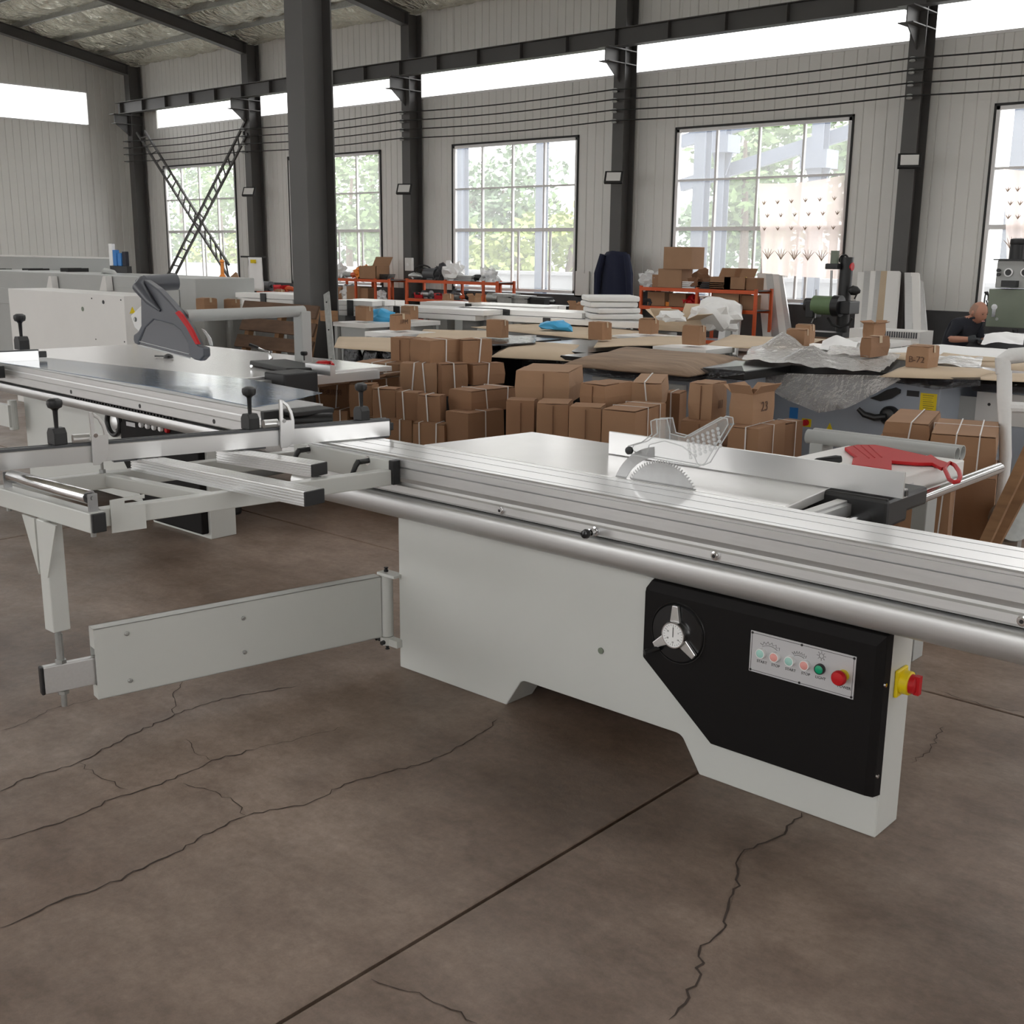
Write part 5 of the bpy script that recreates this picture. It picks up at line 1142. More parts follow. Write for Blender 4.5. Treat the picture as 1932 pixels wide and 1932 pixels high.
def item(kind, p, s, m_, lab, k=0):
    s = s*1.0
    if kind == 'box': o = one('carton', MB().box(p.x-s, p.x+s, p.y-s*.7, p.y+s*.7, p.z, p.z+s*1.3), m_, lab, 'box', bevel=.004)
    elif kind == 'obox':
        b = MB().box(p.x-s, p.x+s, p.y-s*.7, p.y-s*.66, p.z, p.z+s).box(p.x-s, p.x+s, p.y+s*.66, p.y+s*.7, p.z, p.z+s).box(p.x-s, p.x-s*.96, p.y-s*.7, p.y+s*.7, p.z, p.z+s).box(p.x+s*.96, p.x+s, p.y-s*.7, p.y+s*.7, p.z, p.z+s).box(p.x-s, p.x+s, p.y-s*.7, p.y+s*.7, p.z, p.z+.01)
        b.add([(p.x-s, p.y+s*.7, p.z+s), (p.x+s, p.y+s*.7, p.z+s), (p.x+s*1.1, p.y+s, p.z+s*1.7), (p.x-s*.9, p.y+s, p.z+s*1.7)], [(0, 1, 2, 3)]); o = one('open_carton', b, m_, lab, 'box')
    elif kind == 'bin':
        b = MB().prism([(-s*.8, 0), (s*.8, 0), (s, s*.8), (s*.92, s*.8), (s*.75, .02), (-s*.75, .02), (-s*.92, s*.8), (-s, s*.8)], 'xz', -s*.6, s*.6, Matrix.Translation(p)); b.box(p.x-s*.85, p.x+s*.85, p.y-s*.62, p.y-s*.58, p.z, p.z+s*.5).box(p.x-s*.85, p.x+s*.85, p.y+s*.58, p.y+s*.62, p.z, p.z+s*.7)
        b.box(p.x-s*.7, p.x+s*.7, p.y-s*.5, p.y+s*.5, p.z, p.z+s*.35); o = one('parts_bin', b, m_, lab, 'bin')
    elif kind == 'bag': o = one('plastic_bag', MB().blob((p.x, p.y, p.z+s*.5), s, s*.7, s*.9, .35, k+int(p.x*10), 3, 2.6), m_, lab, 'bag', smooth=True)
    elif kind == 'motor': o = one('motor', MB().tube((p.x-s, p.y, p.z+s*.6), (p.x+s*.7, p.y, p.z+s*.6), s*.6, 14).tube((p.x+s*.7, p.y, p.z+s*.6), (p.x+s*1.1, p.y, p.z+s*.6), s*.2, 10).box(p.x-s*.5, p.x+s*.4, p.y-s*.4, p.y+s*.4, p.z, p.z+s*.3), m_, lab, 'motor', smooth=True)
    elif kind == 'coil':
        o = one('cable_coil', MB().path([(p.x+s*math.cos(a)*(1+.06*math.sin(3*a)), p.y+.02*math.sin(2*a), p.z+s*.62+s*.6*math.sin(a)) for a in [2*PI*i/24 for i in range(24)]], .018, 6, True).path([(p.x+s*.8*math.cos(a), p.y+.05, p.z+s*.5+s*.46*math.sin(a)) for a in [2*PI*i/24 for i in range(24)]], .018, 6, True), m_, lab, 'cable', smooth=True)
    elif kind == 'tool': o = one('power_tool', MB().path([(p.x-s, p.y, p.z+s*.35), (p.x-s*.3, p.y, p.z+s*.4), (p.x+s*.5, p.y, p.z+s*.38), (p.x+s, p.y, p.z+s*.3)], [s*.15, s*.32, s*.3, s*.12], 10).bar((p.x-s*.2, p.y, p.z+s*.3), (p.x-s*.35, p.y-.05, p.z+.02), s*.25, s*.25), m_, lab, 'tool', smooth=True)
    elif kind == 'sheets':
        b = MB()
        for i in range(4): b.box(p.x-s+i*.02, p.x+s+i*.015, p.y-s*.5, p.y+s*.5, p.z+i*.03, p.z+i*.03+.02)
        o = one('sheet_pile', b, m_, lab, 'sheets')
    else: o = one('round_part', MB().lathe([(s*.5, 0), (s*.7, s*.3), (s*.7, s*.7), (s*.45, s)], p, n=14), m_, lab, 'part', smooth=True)
    return o
rack('orange steel rack left of the middle window', (768, 840, 912, 938), 527, 562, place='rack left of the middle window',
     items_top=((783, 'tool', .2, 'zinc', 'grey lamp-like tool'), (797, 'coil', .24, 'rubber', 'black cable coil'), (815, 'motor', .2, 'darkgrey', 'dark motor'), (835, 'bag', .22, 'cloth_grey', 'dark lumpy bag'), (855, 'bag', .26, 'white', 'crumpled white paper'), (878, 'sheets', .25, 'paint_grey', 'pile of grey sheets'), (902, 'tool', .2, 'black', 'black power tool'), (922, 'bag', .2, 'bag', 'clear plastic bag')),
     items_low=((782, 'round', .12, 'rubber', 'black round part'), (793, 'bin', .14, 'red', 'red parts bin'), (806, 'motor', .14, 'steel', 'small steel motor'), (820, 'tool', .15, 'darkgrey', 'dark grey tool'), (832, 'bin', .15, 'red', 'second red parts bin'), (848, 'motor', .15, 'darkgrey', 'dark gearbox'), (862, 'round', .14, 'zinc', 'zinc round part'), (876, 'tool', .16, 'orange', 'orange hand tool'), (890, 'motor', .14, 'black', 'black small motor'), (905, 'bin', .14, 'orange_l', 'orange parts bin'), (925, 'bin', .16, 'orange_l', 'larger orange parts bin')))
rack('orange steel rack just right of the free-standing column', (622, 671, 708, 734), 524, 563, place='rack right of the free-standing column',
     items_top=((640, 'bag', .2, 'white', 'white crumpled paper'), (655, 'tool', .2, 'paint_grey', 'grey sheet-metal tool'), (670, 'tool', .2, 'orange', 'orange power tool'), (683, 'bag', .2, 'orange_l', 'orange plastic bag'), (705, 'obox', .28, 'card', 'open dark carton'), (724, 'sheets', .2, 'black', 'pile of black strips')),
     items_low=((640, 'box', .2, 'card', 'flat brown carton'), (655, 'bag', .22, 'white', 'white plastic bag'), (674, 'box', .22, 'card3', 'brown carton'), (690, 'box', .2, 'card', 'tilted brown carton'), (716, 'bag', .15, 'white', 'small white plastic bag')))
rack('orange steel rack under the curtained window', (1210, 1316, 1427), 541, 576, Y=16.4, place='rack under the curtained window',
     items_top=((1225, 'bag', .2, 'bag', 'clear plastic bag'), (1250, 'box', .16, 'card', 'small brown carton'), (1272, 'box', .24, 'card3', 'brown carton'), (1300, 'sheets', .28, 'white', 'pile of white sheets'), (1322, 'bag', .2, 'card_in', 'brown crumpled bag'), (1345, 'sheets', .28, 'cloth_grey', 'dark leafy sheet pile'), (1365, 'obox', .2, 'card', 'open brown carton'), (1393, 'obox', .2, 'card', 'open carton with yellow contents'), (1404, 'bag', .13, 'yellow', 'yellow glove bundle'), (1418, 'box', .15, 'card2', 'small dark brown carton')),
     items_low=((1228, 'bag', .2, 'cloth_grey', 'dark grey bag'), (1245, 'box', .18, 'card', 'brown carton with white label'), (1258, 'bin', .14, 'orange_l', 'orange parts bin'), (1272, 'round', .14, 'zinc', 'zinc can'), (1285, 'box', .17, 'card2', 'dark brown carton'), (1303, 'bag', .15, 'red', 'red wrapped bundle'), (1322, 'bin', .15, 'red', 'red parts tray'), (1335, 'round', .16, 'red_pale', 'pink round part'), (1345, 'box', .13, 'black', 'small black case'), (1358, 'bag', .16, 'white', 'white plastic bag'), (1380, 'obox', .26, 'card3', 'wide open carton'), (1410, 'box', .18, 'card', 'brown carton by the post')))
p = ony(1279, 502, 16.6); Zt = ony(1210, 541, 16.4).z
item('box', V((p.x+.1, 16.62, Zt+.312)), .28, 'card3', 'large brown carton balanced on the carton, highest on the curtained window rack', 3)
rack('low orange bench left of the free-standing column', (478, 520, 560), 548, 560, Y=16.2, place='low bench left of the column',
     items_top=((490, 'tool', .2, 'orange', 'orange hand tool'), (505, 'motor', .18, 'darkgrey', 'dark motor'), (530, 'bin', .18, 'red', 'red parts bin'), (545, 'tool', .18, 'orange', 'second orange hand tool')))
# black parts table with yellow bins
a, b = ony(912, 572, 16.4), ony(1050, 576, 16.4); z = a.z
o = thing('parts_table', ((a.x+b.x)/2, 16.7, 0), 'black parts table with yellow bins under the middle window', 'table')
MB().box(a.x, b.x, 16.4, 17.1, z-.04, z).build('table_top', 'black', o)
for x in (a.x+.05, b.x-.05):
    for y in (16.45, 17.05): MB().box(x-.025, x+.025, y-.025, y+.025, 0, z-.04).build('leg', 'black', o)
for k, (x, m_) in enumerate(((935, 'zinc'), (955, 'orange_l'), (968, 'orange_l'), (981, 'red_pale'), (993, 'yellow'), (1006, 'orange_l'), (1018, 'tan'))):
    item('bin' if k else 'motor', V((ony(x, 570, 16.65).x, 16.65+.12*(k % 2), z)), .17, m_, '%s parts bin, %s from the left on the black parts table' % ({'orange_l': 'orange', 'red_pale': 'pinkish', 'yellow': 'yellow', 'tan': 'tan'}.get(m_, ''), ORD[k]) if k else 'small metal motor at the left end of the black parts table', k)
p = ony(1030, 560, 16.7); item('tool', V((p.x, 16.7, z)), .22, 'steel', 'steel bench drill part at the right end of the black parts table', 9)
p = ony(960, 590, 15.8); 
for k in range(3): one('metal_bar_bundle', MB().box(p.x+k*.35-.2, p.x+k*.35+.15, 15.7+.05*k, 15.85+.05*k, 0, .78-.02*k).box(p.x+k*.35-.28, p.x+k*.35+.2, 15.65+.05*k, 15.9+.05*k, .78-.02*k, .83-.02*k), 'zinc' if k < 2 else 'black', '%s stack of metal blocks in front of the parts table' % ['left', 'middle', 'right'][k], 'stack')
# coat, clipboard, notice box, papers
p = ony(1163, 528, 17.35); g = []
for i in range(13):
    row = []
    for j in range(13):
        u, v = j/12, i/12; wd_ = (.30+.12*v)*(1 if v > .08 else .75); row.append((p.x-.02+(u-.5)*2*wd_, 17.36-.12*math.sin(PI*u)-.05*noise.noise(V((u*5, v*2, 1))), 1.62-v*1.15-.06*abs(u-.5)*(1-v)+.05*noise.noise(V((u*4, 0, 2)))*v))
    g.append(row)
o = thing('hanging_coat', (p.x, 17.4, 0.6), 'dark navy work coat hanging on the steel column', 'coat')
MB().sheet(g).build('coat_body', 'navy', o, smooth=True, solid=.03, angle=180)
for s in (-1, 1): MB().path([(p.x+s*.27, 17.27, 1.55), (p.x+s*.36, 17.25, 1.2), (p.x+s*.38, 17.26, .8)], [.06, .075, .06], 10).build('sleeve', 'navy', o, smooth=True)
p = ony(1098, 535, 17.9); one('clipboard', MB().box(p.x-.17, p.x+.17, 17.9, 17.925, p.z-.26, p.z+.24).box(p.x-.06, p.x+.06, 17.885, 17.9, p.z+.2, p.z+.27), 'paint_white', 'white clipboard hanging on the wall right of the middle window', 'clipboard')
p = ony(770, 497, 17.45); o = thing('switch_box', p, 'white switch box on the column left of the middle window', 'switch box'); MB().box(p.x-.11, p.x+.11, 17.45, 17.52, p.z-.16, p.z+.12).build('box_body', 'paint_white', o, bevel=.01); MB().box(p.x-.03, p.x+.03, 17.43, 17.45, p.z-.05, p.z+.01).build('toggle', 'frame_white', o)
# stuff by the braced window: white shirt, bottle, plank, easel
p = ony(476, 520, 15.8); g = [[(p.x+(u-.5)*.5*(1+.15*v), 15.89+.03*noise.noise(V((u*6, v*3, 3))), p.z+.41-v*.76) for u in [i/8 for i in range(9)]] for v in [j/8 for j in range(9)]]
o = thing('hanging_shirt', (p.x, 15.85, p.z-.35), 'white shirt with yellow collar hanging by the braced window', 'shirt'); MB().sheet(g).build('cloth', 'white', o, smooth=True, solid=.02); MB().box(p.x-.08, p.x+.08, 15.82, 15.86, p.z+.28, p.z+.36).build('collar', 'yellow', o)
o = thing('clothes_stand', (p.x-.1, 15.95, 0), 'black stand holding the white shirt', 'stand'); MB().box(p.x-.28, p.x-.14, 15.9, 16.0, 0, p.z+.42).build('post', 'black', o); MB().box(p.x-.6, p.x+.3, 15.92, 15.98, p.z+.40, p.z+.44).build('crossbar', 'black', o)
p = onz(421, 541, 1.13); one('spray_bottle', MB().lathe([(.05, 0), (.05, .12), (.02, .16), (.02, .3), (.035, .31), (.01, .34)], p, n=12), 'orange_l', 'orange spray bottle standing on the small carton by the braces', 'bottle', smooth=True)
p, q = ony(440, 520, 14.5), ony(458, 556, 14.2); one('wood_plank', MB().bar(p, p+(q-p)*(p.z/(p.z-q.z)), .05, .2, (1, 0, 0)), 'wood', 'short wooden plank leaning beside the white shirt', 'plank')
# ------------------------------------------------------------------ aluminium profiles leaning on the wall
def lean(px_t, py_t, px_b, py_b, wd_, m_, lab, Yt=17.45, Yb=16.9, grp='leaning aluminium profiles'):
    t = ony(px_t, py_t, Yt); b = ony(px_b, py_b, Yb); d_ = t-b; b2 = b-d_*(b.z/d_.z); b2.z = .0
    d_ = (t-b2).normalized(); sd = V((1, 0, 0)); nn = sd.cross(d_)
    T = Matrix(((d_.x, sd.x, nn.x, b2.x), (d_.y, sd.y, nn.y, b2.y), (d_.z, sd.z, nn.z, b2.z), (0, 0, 0, 1))); L = (t-b2).length; w_ = wd_
    b_ = MB().box(.04, L, -w_/2, w_/2, 0, .012, T)
    for s in (-.5, 0, .5): b_.box(.04, L, s*w_-.008, s*w_+.008, -.05, .0, T)
    return one('aluminium_profile', b_, m_, lab, 'profile', grp)
for k, (xt, yt, xb, yb, w_, m_) in enumerate(((1437, 516, 1447, 625, .16, 'white_lam'), (1450, 517, 1462, 628, .16, 'alu'), (1462, 518, 1476, 630, .15, 'white_lam'), (1470, 520, 1488, 632, .10, 'alu'))):
    lean(xt, yt, xb, yb, w_, m_, 'aluminium profile leaning left of the drill press, %s from the left' % ORD[k])
for k, (xt, yt, xb, yb, w_, m_) in enumerate(((1369, 570, 1363, 625, .12, 'alu'), (1380, 571, 1374, 626, .10, 'paint_grey'), (1393, 574, 1388, 626, .10, 'alu'))):
    lean(xt, yt, xb, yb, w_, m_, 'short aluminium profile leaning on the orange rack, %s from the left' % ORD[k], 16.3, 16.0)
for k, (xt, yt, xb, yb, w_, m_) in enumerate(((1626, 514, 1619, 622, .12, 'white_lam'), (1638, 512, 1630, 620, .12, 'alu'), (1650, 512, 1641, 620, .12, 'white_lam'), (1660, 512, 1650, 620, .12, 'alu'), (1672, 512, 1661, 620, .16, 'tan'), (1686, 512, 1677, 620, .20, 'white_lam'))):
    lean(xt, yt, xb, yb, w_, m_, '%s profile leaning left of the right steel column, %s from the left' % ('cream' if m_ == 'tan' else 'aluminium', ORD[k]))
for k, (xt, yt, xb, yb, w_, m_) in enumerate(((1714, 515, 1715, 640, .11, 'alu'), (1726, 515, 1730, 645, .12, 'white_lam'), (1735, 530, 1745, 648, .08, 'alu'))):
    lean(xt, yt, xb, yb, w_, m_, 'aluminium profile leaning right of the right steel column, %s from the left' % ORD[k], 17.25, 16.7)
# ------------------------------------------------------------------ curtain
def curtain(x0, x1, yt0, yt1, yb0, yb1, label):
    A0, A1, B0, B1 = ony(x0, yt0, 17.78), ony(x1, yt1, 17.78), ony(x0+4, yb0, 17.78), ony(x1-8, yb1, 17.78); nn = 24; g = []
    for i in range(nn+1):
        row = []
        for j in range(nn+1):
            u, v = j/nn, i/nn; q = A0.lerp(A1, u).lerp(B0.lerp(B1, u), v); row.append((q.x, 17.80+.035*math.sin(u*26+v*1.5)*(.4+v), q.z-.05*math.sin(PI*u)*(1-v)))
        g.append(row)
    o = thing('curtain', ((B0.x+B1.x)/2, 17.8, B0.z), label, 'curtain'); MB().sheet(g).build('cloth', 'curtain', o, smooth=True, angle=180)
    for r, (v, s) in enumerate(((.22, .05), (.36, .05), (.5, .05), (.78, .13))):
        for k in range(6):
            u = (k+.5)/6+(.04 if r % 2 else 0); q = A0.lerp(A1, u).lerp(B0.lerp(B1, u), v); m = MB()
            for a in ((-.9, -.45, 0, .45, .9) if r == 3 else (-.7, .2, .8)):
                m.path([(q.x, 17.74, q.z-s*.6), (q.x+s*.5*math.sin(a), 17.738, q.z), (q.x+s*1.15*math.sin(a), 17.738, q.z+s*.8*math.cos(a))], [.003, .007, .002], 4)
            m.build('printed_sprig', 'print', o)
    return o
curtain(1430, 1592, 346, 330, 517, 527, 'thin pale curtain with sprig print over the right window')
curtain(1893, 2010, 318, 312, 500, 505, 'thin pale curtain with sprig print at the right edge')
# ------------------------------------------------------------------ radial drill press
YD = 14.4; q = lambda x, y, Y=YD: ony(x, y, Y)
c = q(1590, 600); o = thing('drill_press', (c.x, YD, 0), 'black radial drill press with green motor before the leaning profiles', 'drill press')
MB().tube((c.x, YD, .0), (c.x, YD, q(1585, 485).z), .085, 20).build('column', 'black', o, smooth=True)
t = q(1581, 495); MB().tube((t.x, YD-.1, q(1580, 500).z), (t.x, YD-.1, q(1580, 473).z), .055, 14).build('top_motor', 'machine_green', o, smooth=True)
a, b = q(1570, 497), q(1592, 508); MB().box(a.x, b.x, YD-.2, YD+.05, b.z, a.z).build('top_gearbox', 'black', o, bevel=.01)
MB().tube((q(1577, 510).x, YD-.12, q(1577, 510).z), (q(1575, 560).x, YD-.12, q(1575, 562).z), .016, 8).build('lead_screw', 'steel', o)
MB().path([(q(1592, 495).x+.06*math.cos(t_), YD, q(1592, 490).z+.06*math.sin(t_)) for t_ in [2*PI*i/14 for i in range(14)]], .014, 6, True).build('lifting_eye', 'black', o)
r_ = q(1602, 503); MB().tube((r_.x-.02, YD, r_.z), (r_.x+.05, YD, r_.z), .055, 12).build('red_cap', 'red', o)
m0, m1 = q(1553, 574), q(1590, 576)
MB().tube((m0.x, YD-.25, m0.z), (m1.x, YD-.25, m1.z), .125, 20).build('main_motor', 'motor_green', o, smooth=True)
MB().tube((m0.x-.12, YD-.25, m0.z), (m0.x, YD-.25, m0.z), .09, 16).build('motor_end', 'black', o, smooth=True)
MB().tube((m1.x, YD-.25, m1.z), (m1.x+.10, YD-.25, m1.z), .14, 20).build('head_casting', 'black', o, smooth=True)
a, b = q(1600, 567), q(1621, 592); MB().box(a.x-.05, b.x, YD-.3, YD+.0, b.z, a.z).build('switch_housing', 'black', o, bevel=.01)
a, b = q(1546, 566), q(1556, 598); MB().box(a.x-.02, b.x, YD-.35, YD-.1, b.z, a.z).build('spindle_head', 'black', o, bevel=.01)
MB().tube((q(1555, 558).x, YD-.22, q(1555, 566).z), (q(1555, 545).x, YD-.22, q(1555, 546).z), .012, 6).build('depth_rod', 'steel', o)
for (xa, ya, xb, yb) in ((1540, 591, 1527, 583), (1540, 591, 1530, 612), (1538, 590, 1538, 603)):
    MB().tube(q(xa, ya, YD-.3), q(xb, yb, YD-.3), .009, 6).build('feed_handle', 'steel', o); MB().blob(q(xb, yb, YD-.3), .025, .025, .025, 0, 0, 1).build('handle_ball', 'black', o)
MB().path([q(1612, 564, YD-.1), q(1616, 556, YD-.1), q(1620, 549, YD-.1)], .01, 6).build('lamp_arm', 'black', o); MB().lathe([(.02, -.05), (.06, 0), (.065, .06), (.03, .1)], q(1616, 549, YD-.1), (-.6, -.3, .1), 12).build('lamp_head', 'black', o, smooth=True)
MB().path([q(1562, 600, YD-.2), q(1570, 613, YD-.25), q(1585, 618, YD-.25), q(1602, 612, YD-.2), q(1608, 600, YD-.2)], .018, 6).build('hose', 'rubber', o, smooth=True)
b = q(1575, 634); MB().box(b.x-.45, b.x+.45, YD-.5, YD+.35, 0, b.z+.01).build('base_table', 'wood_dark', o, bevel=.01)
MB().box(b.x-.35, b.x+.3, YD-.4, YD-.1, b.z+.01, b.z+.07).build('work_table', 'black', o)
a = q(1655, 636, 13.6); o = thing('plastic_crate', (a.x, 13.6, 0), 'white ribbed crate with plastic bag under the leaning profiles', 'crate')
MB().box(a.x-.3, a.x+.6, 13.45, 13.85, 0, a.z+.1).build('crate_body', 'white_lam', o)
for k in range(16): MB().box(a.x+.1+k*.03, a.x+.115+k*.03, 13.44, 13.452, a.z+.02, a.z+.09).build('rib', 'darkgrey', o)
# ------------------------------------------------------------------ milling machine at the right edge
YM = 13.4; q = lambda x, y, Y=YM: ony(x, y, Y)
a, b = q(1866, 545), q(1975, 622); o = thing('milling_machine', ((a.x+b.x)/2, YM+.4, 0), 'green-grey milling machine with black motor at the right edge', 'milling machine')
MB().box(a.x, b.x, YM, YM+.35, b.z, a.z).build('electric_cabinet', 'machine_green', o, bevel=.008)
MB().box(a.x+.35, b.x, YM+.36, YM+.9, 0, q(1878, 490).z-.05).build('machine_column', 'machine_green', o)
c, d_ = q(1879, 491), q(1975, 546); hd2 = MB().box(c.x, d_.x, YM+.05, YM+.5, d_.z, c.z).build('spindle_head', 'paint_grey', o, bevel=.01)
MB().box(c.x-.03, d_.x, YM, YM+.55, c.z, c.z+.015).build('top_plate', 'black', o)
for x in (1903, 1934): p = q(x, 514, YM+.04); MB().lathe([(.048, 0), (.048, .012), (.036, .014)], p, (0, -1, 0), 20).build('gauge_rim', 'white', hd2, smooth=True); MB().lathe([(.035, .013), (.034, .016)], p, (0, -1, 0), 18).build('gauge_face', 'black', hd2)
for y in (510, 518): MB().lathe([(.015, 0), (.02, .03), (.02, .05)], q(1886, y, YM+.05), (0, -1, 0), 10).build('knob', 'black', hd2, smooth=True)
MB().box(q(1892, 530).x, q(1920, 530).x, YM-.05, YM+.1, q(1892, 541).z, q(1892, 529).z).build('clamp_block', 'black', hd2)
p, t = q(1918, 489, YM+.25), q(1918, 453, YM+.25); MB().tube(V((p.x, YM+.25, c.z)), V((p.x, YM+.25, t.z)), .085, 18).lathe([(.085, 0), (.09, .01), (.085, .06), (.06, .07)], (p.x, YM+.25, t.z-.05), n=18).build('motor', 'black', o, smooth=True)
lk = q(1876, 586, YM); MB().lathe([(.034, 0), (.034, .012)], (lk.x, YM, lk.z+.04), (0, -1, 0), 16).box(lk.x-.02, lk.x+.02, YM-.015, YM, lk.z-.07, lk.z+.02).build('lock', 'chrome', o); MB().lathe([(.018, 0), (.016, .008)], q(1881, 602, YM), (0, -1, 0), 12).build('screw', 'zinc', o)
w_ = q(1864, 567, YM+.2); MB().path([(w_.x-.02, YM+.2+.0*k, w_.z) for k in range(1)]+[(w_.x-.02+.02*math.cos(t_), YM+.2, w_.z+.10*math.sin(t_)) for t_ in [2*PI*i/16 for i in range(16)]], .008, 6, True).build('handwheel', 'black', o)
MB().tube(q(1864, 556, YM+.2), q(1858, 551, YM+.2), .012, 6).build('handle', 'black', o)
p = q(1890, 640, YM); MB().box(p.x-.2, p.x+.8, YM-.3, YM+.5, .45, q(1890, 632).z).box(p.x, p.x+.5, YM-.1, YM+.5, 0, .45).build('work_table', 'darkgrey', o)
MB().tube(q(1915, 622, YM+.1), q(1915, 634, YM+.1), .03, 10).build('quill', 'black', o)
for x in (1908, 1914, 1919, 1924): MB().path([q(x, 650, YM-.28), q(x, 637, YM-.28), q(x+3, 634, YM-.28)], .012, 6).build('vise_bolt', 'chrome', o)
# ------------------------------------------------------------------ sitting worker
YP = 12.9; hp_ = ony(1847, 590, YP)
man = thing('person', (hp_.x-.12, YP, 0), 'worker in dark polo shirt and grey gloves, sitting bent forward at the milling machine', 'person')
hx, hz = hp_.x, hp_.z
# joints: the worker faces right (+X) and slightly towards the camera
J = dict(pelvis=(hx-.27, YP, .47), waist=(hx-.28, YP, .58), chest=(hx-.21, YP, .75), upch=(hx-.11, YP-.01, .87), neck=(hx-.05, YP-.01, .925), head0=(hx-.01, YP-.01, .965),
         shR=(hx-.15, YP-.17, .865), elR=(hx-.21, YP-.27, .70), wrR=(hx+.03, YP-.31, .715), hdR=(hx+.10, YP-.30, .725),
         shL=(hx-.07, YP+.15, .86), elL=(hx-.02, YP+.20, .66), wrL=(hx+.13, YP-.02, .70), hdL=(hx+.19, YP-.08, .71),
         hipR=(hx-.26, YP-.10, .46), knR=(hx+.10, YP-.17, .52), anR=(hx+.04, YP-.17, .09), toR=(hx+.20, YP-.18, .05),
         hipL=(hx-.26, YP+.10, .46), knL=(hx+.16, YP+.15, .53), anL=(hx+.14, YP+.16, .09), toL=(hx+.30, YP+.17, .05))
RAD = dict(pelvis=.15, waist=.145, chest=.165, upch=.12, neck=.058, head0=.06, shR=.078, elR=.046, wrR=.031, hdR=.03, shL=.078, elL=.046, wrL=.031, hdL=.03, hipR=.10, knR=.066, anR=.045, toR=.04, hipL=.10, knL=.066, anL=.045, toL=.04)
ED = [('pelvis', 'waist'), ('waist', 'chest'), ('chest', 'upch'), ('upch', 'neck'), ('neck', 'head0'), ('upch', 'shR'), ('shR', 'elR'), ('elR', 'wrR'), ('wrR', 'hdR'), ('upch', 'shL'), ('shL', 'elL'), ('elL', 'wrL'), ('wrL', 'hdL'),
      ('pelvis', 'hipR'), ('hipR', 'knR'), ('knR', 'anR'), ('anR', 'toR'), ('pelvis', 'hipL'), ('hipL', 'knL'), ('knL', 'anL'), ('anL', 'toL')]
def skin_mesh(J, RAD, ED, root, sub=2):
    ks = list(J); me = bpy.data.meshes.new('tmp'); me.from_pydata([J[k] for k in ks], [(ks.index(a), ks.index(b)) for a, b in ED], [])
    ob = bpy.data.objects.new('tmp', me); col.objects.link(ob); md = ob.modifiers.new('k', 'SKIN')
    for i, k in enumerate(ks): sv = me.skin_vertices[0].data[i]; sv.radius = (RAD[k], RAD[k]); sv.use_root = (k == root)
    s = ob.modifiers.new('s', 'SUBSURF'); s.levels = sub; s.render_levels = sub
    bpy.context.view_layer.update(); dg = bpy.context.evaluated_depsgraph_get(); m2 = bpy.data.meshes.new_from_object(ob.evaluated_get(dg)); bpy.data.objects.remove(ob); return m2
bm_ = skin_mesh(J, RAD, ED, 'pelvis')
# head joined on the neck as part of the same mesh
bmm = bmesh.new(); bmm.from_mesh(bm_)
hm = bmesh.new(); bmesh.ops.create_uvsphere(hm, u_segments=24, v_segments=16, radius=1)
fdir = V((.90, -.36, -.30)).normalized(); sdv = V((0, 0, 1)).cross(fdir).normalized(); uph = fdir.cross(sdv)
hc_ = V((hx, YP-.01, hz))
for v in hm.verts:
    x, y, z = v.co; f = 1-.12*max(0, -z)*(1 if x < .5 else .3)
    fx = x*.104*f+(.022*math.exp(-((y/.16)**2+((z+.12)/.28)**2)) if x > .6 else 0); yy2 = y*.080*(1-.18*max(0, -z)); zz2 = z*.122
    if x > .5 and abs(abs(y)-.38) < .2 and abs(z-.08) < .14: fx -= .010
    v.co = hc_+fdir*fx+sdv*yy2+uph*zz2
for s in (-1, 1):
    e = bmesh.ops.create_icosphere(hm, subdivisions=1, radius=1)
    for v in e['verts']: v.co = hc_+fdir*(v.co.x*.018-.01)+sdv*(s*.082+v.co.y*.012)+uph*(v.co.z*.032-.005)
tm = bpy.data.meshes.new('h'); hm.to_mesh(tm); hm.free(); bmm.from_mesh(tm)
bmm.to_mesh(bm_); bmm.free()
for m_ in ('cloth_dark', 'skin', 'cloth_grey', 'glove', 'black'): bm_.materials.append(MT[m_])
def near(c, a, b): a, b = V(J[a]), V(J[b]); t = max(0, min(1, (c-a).dot(b-a)/(b-a).length_squared)); return (c-(a+(b-a)*t)).length
for p in bm_.polygons:
    c = p.center; dd = sorted((near(c, a, b)-.4*min(RAD[a], RAD[b]), a, b) for a, b in ED)[0]; k = (dd[1], dd[2]); i = 0
    if (c-hc_).length < .16 and c.z > .93: i = 1
    elif 'head0' in k: i = 1
    elif k[0] in ('elR', 'elL'): i = 1
    elif k[0] in ('wrR', 'wrL'): i = 3
    elif k[0] in ('hipR', 'hipL', 'knR', 'knL') or k[1] in ('hipR', 'hipL'): i = 2
    elif k[0] in ('anR', 'anL'): i = 4
    p.material_index = i; p.use_smooth = True
bo = bpy.data.objects.new('body', bm_); col.objects.link(bo)
WL[bo] = V(); bo.parent = man; bo.location = -WL[man]
# gloves with fingers
for s, (w0, h0) in enumerate((('wrR', 'hdR'), ('wrL', 'hdL'))):
    a, b = V(J[w0]), V(J[h0]); d_ = (b-a).normalized(); sd = d_.cross(V((0, 0, 1))).normalized(); m = MB()
    m.path([a, a.lerp(b, .5), b], [.036, .042, .040], 10)
    for k in range(4):
        r0 = b+sd*(k-1.5)*.02; L = (.065, .075, .07, .055)[k]; m.path([r0-d_*.01, r0+d_*L*.5+V((0, 0, -.004)), r0+d_*L*.85+V((0, 0, -.025)), r0+d_*L*.8+V((0, 0, -.05))], [.011, .010, .010, .008], 8)
    t0 = a.lerp(b, .5)+sd*.035*(1 if s else -1); m.path([t0, t0+d_*.03+sd*.02*(1 if s else -1), t0+d_*.06+V((0, 0, -.01))], [.012, .011, .009], 8)
    m.build('glove', 'glove', man, smooth=True)
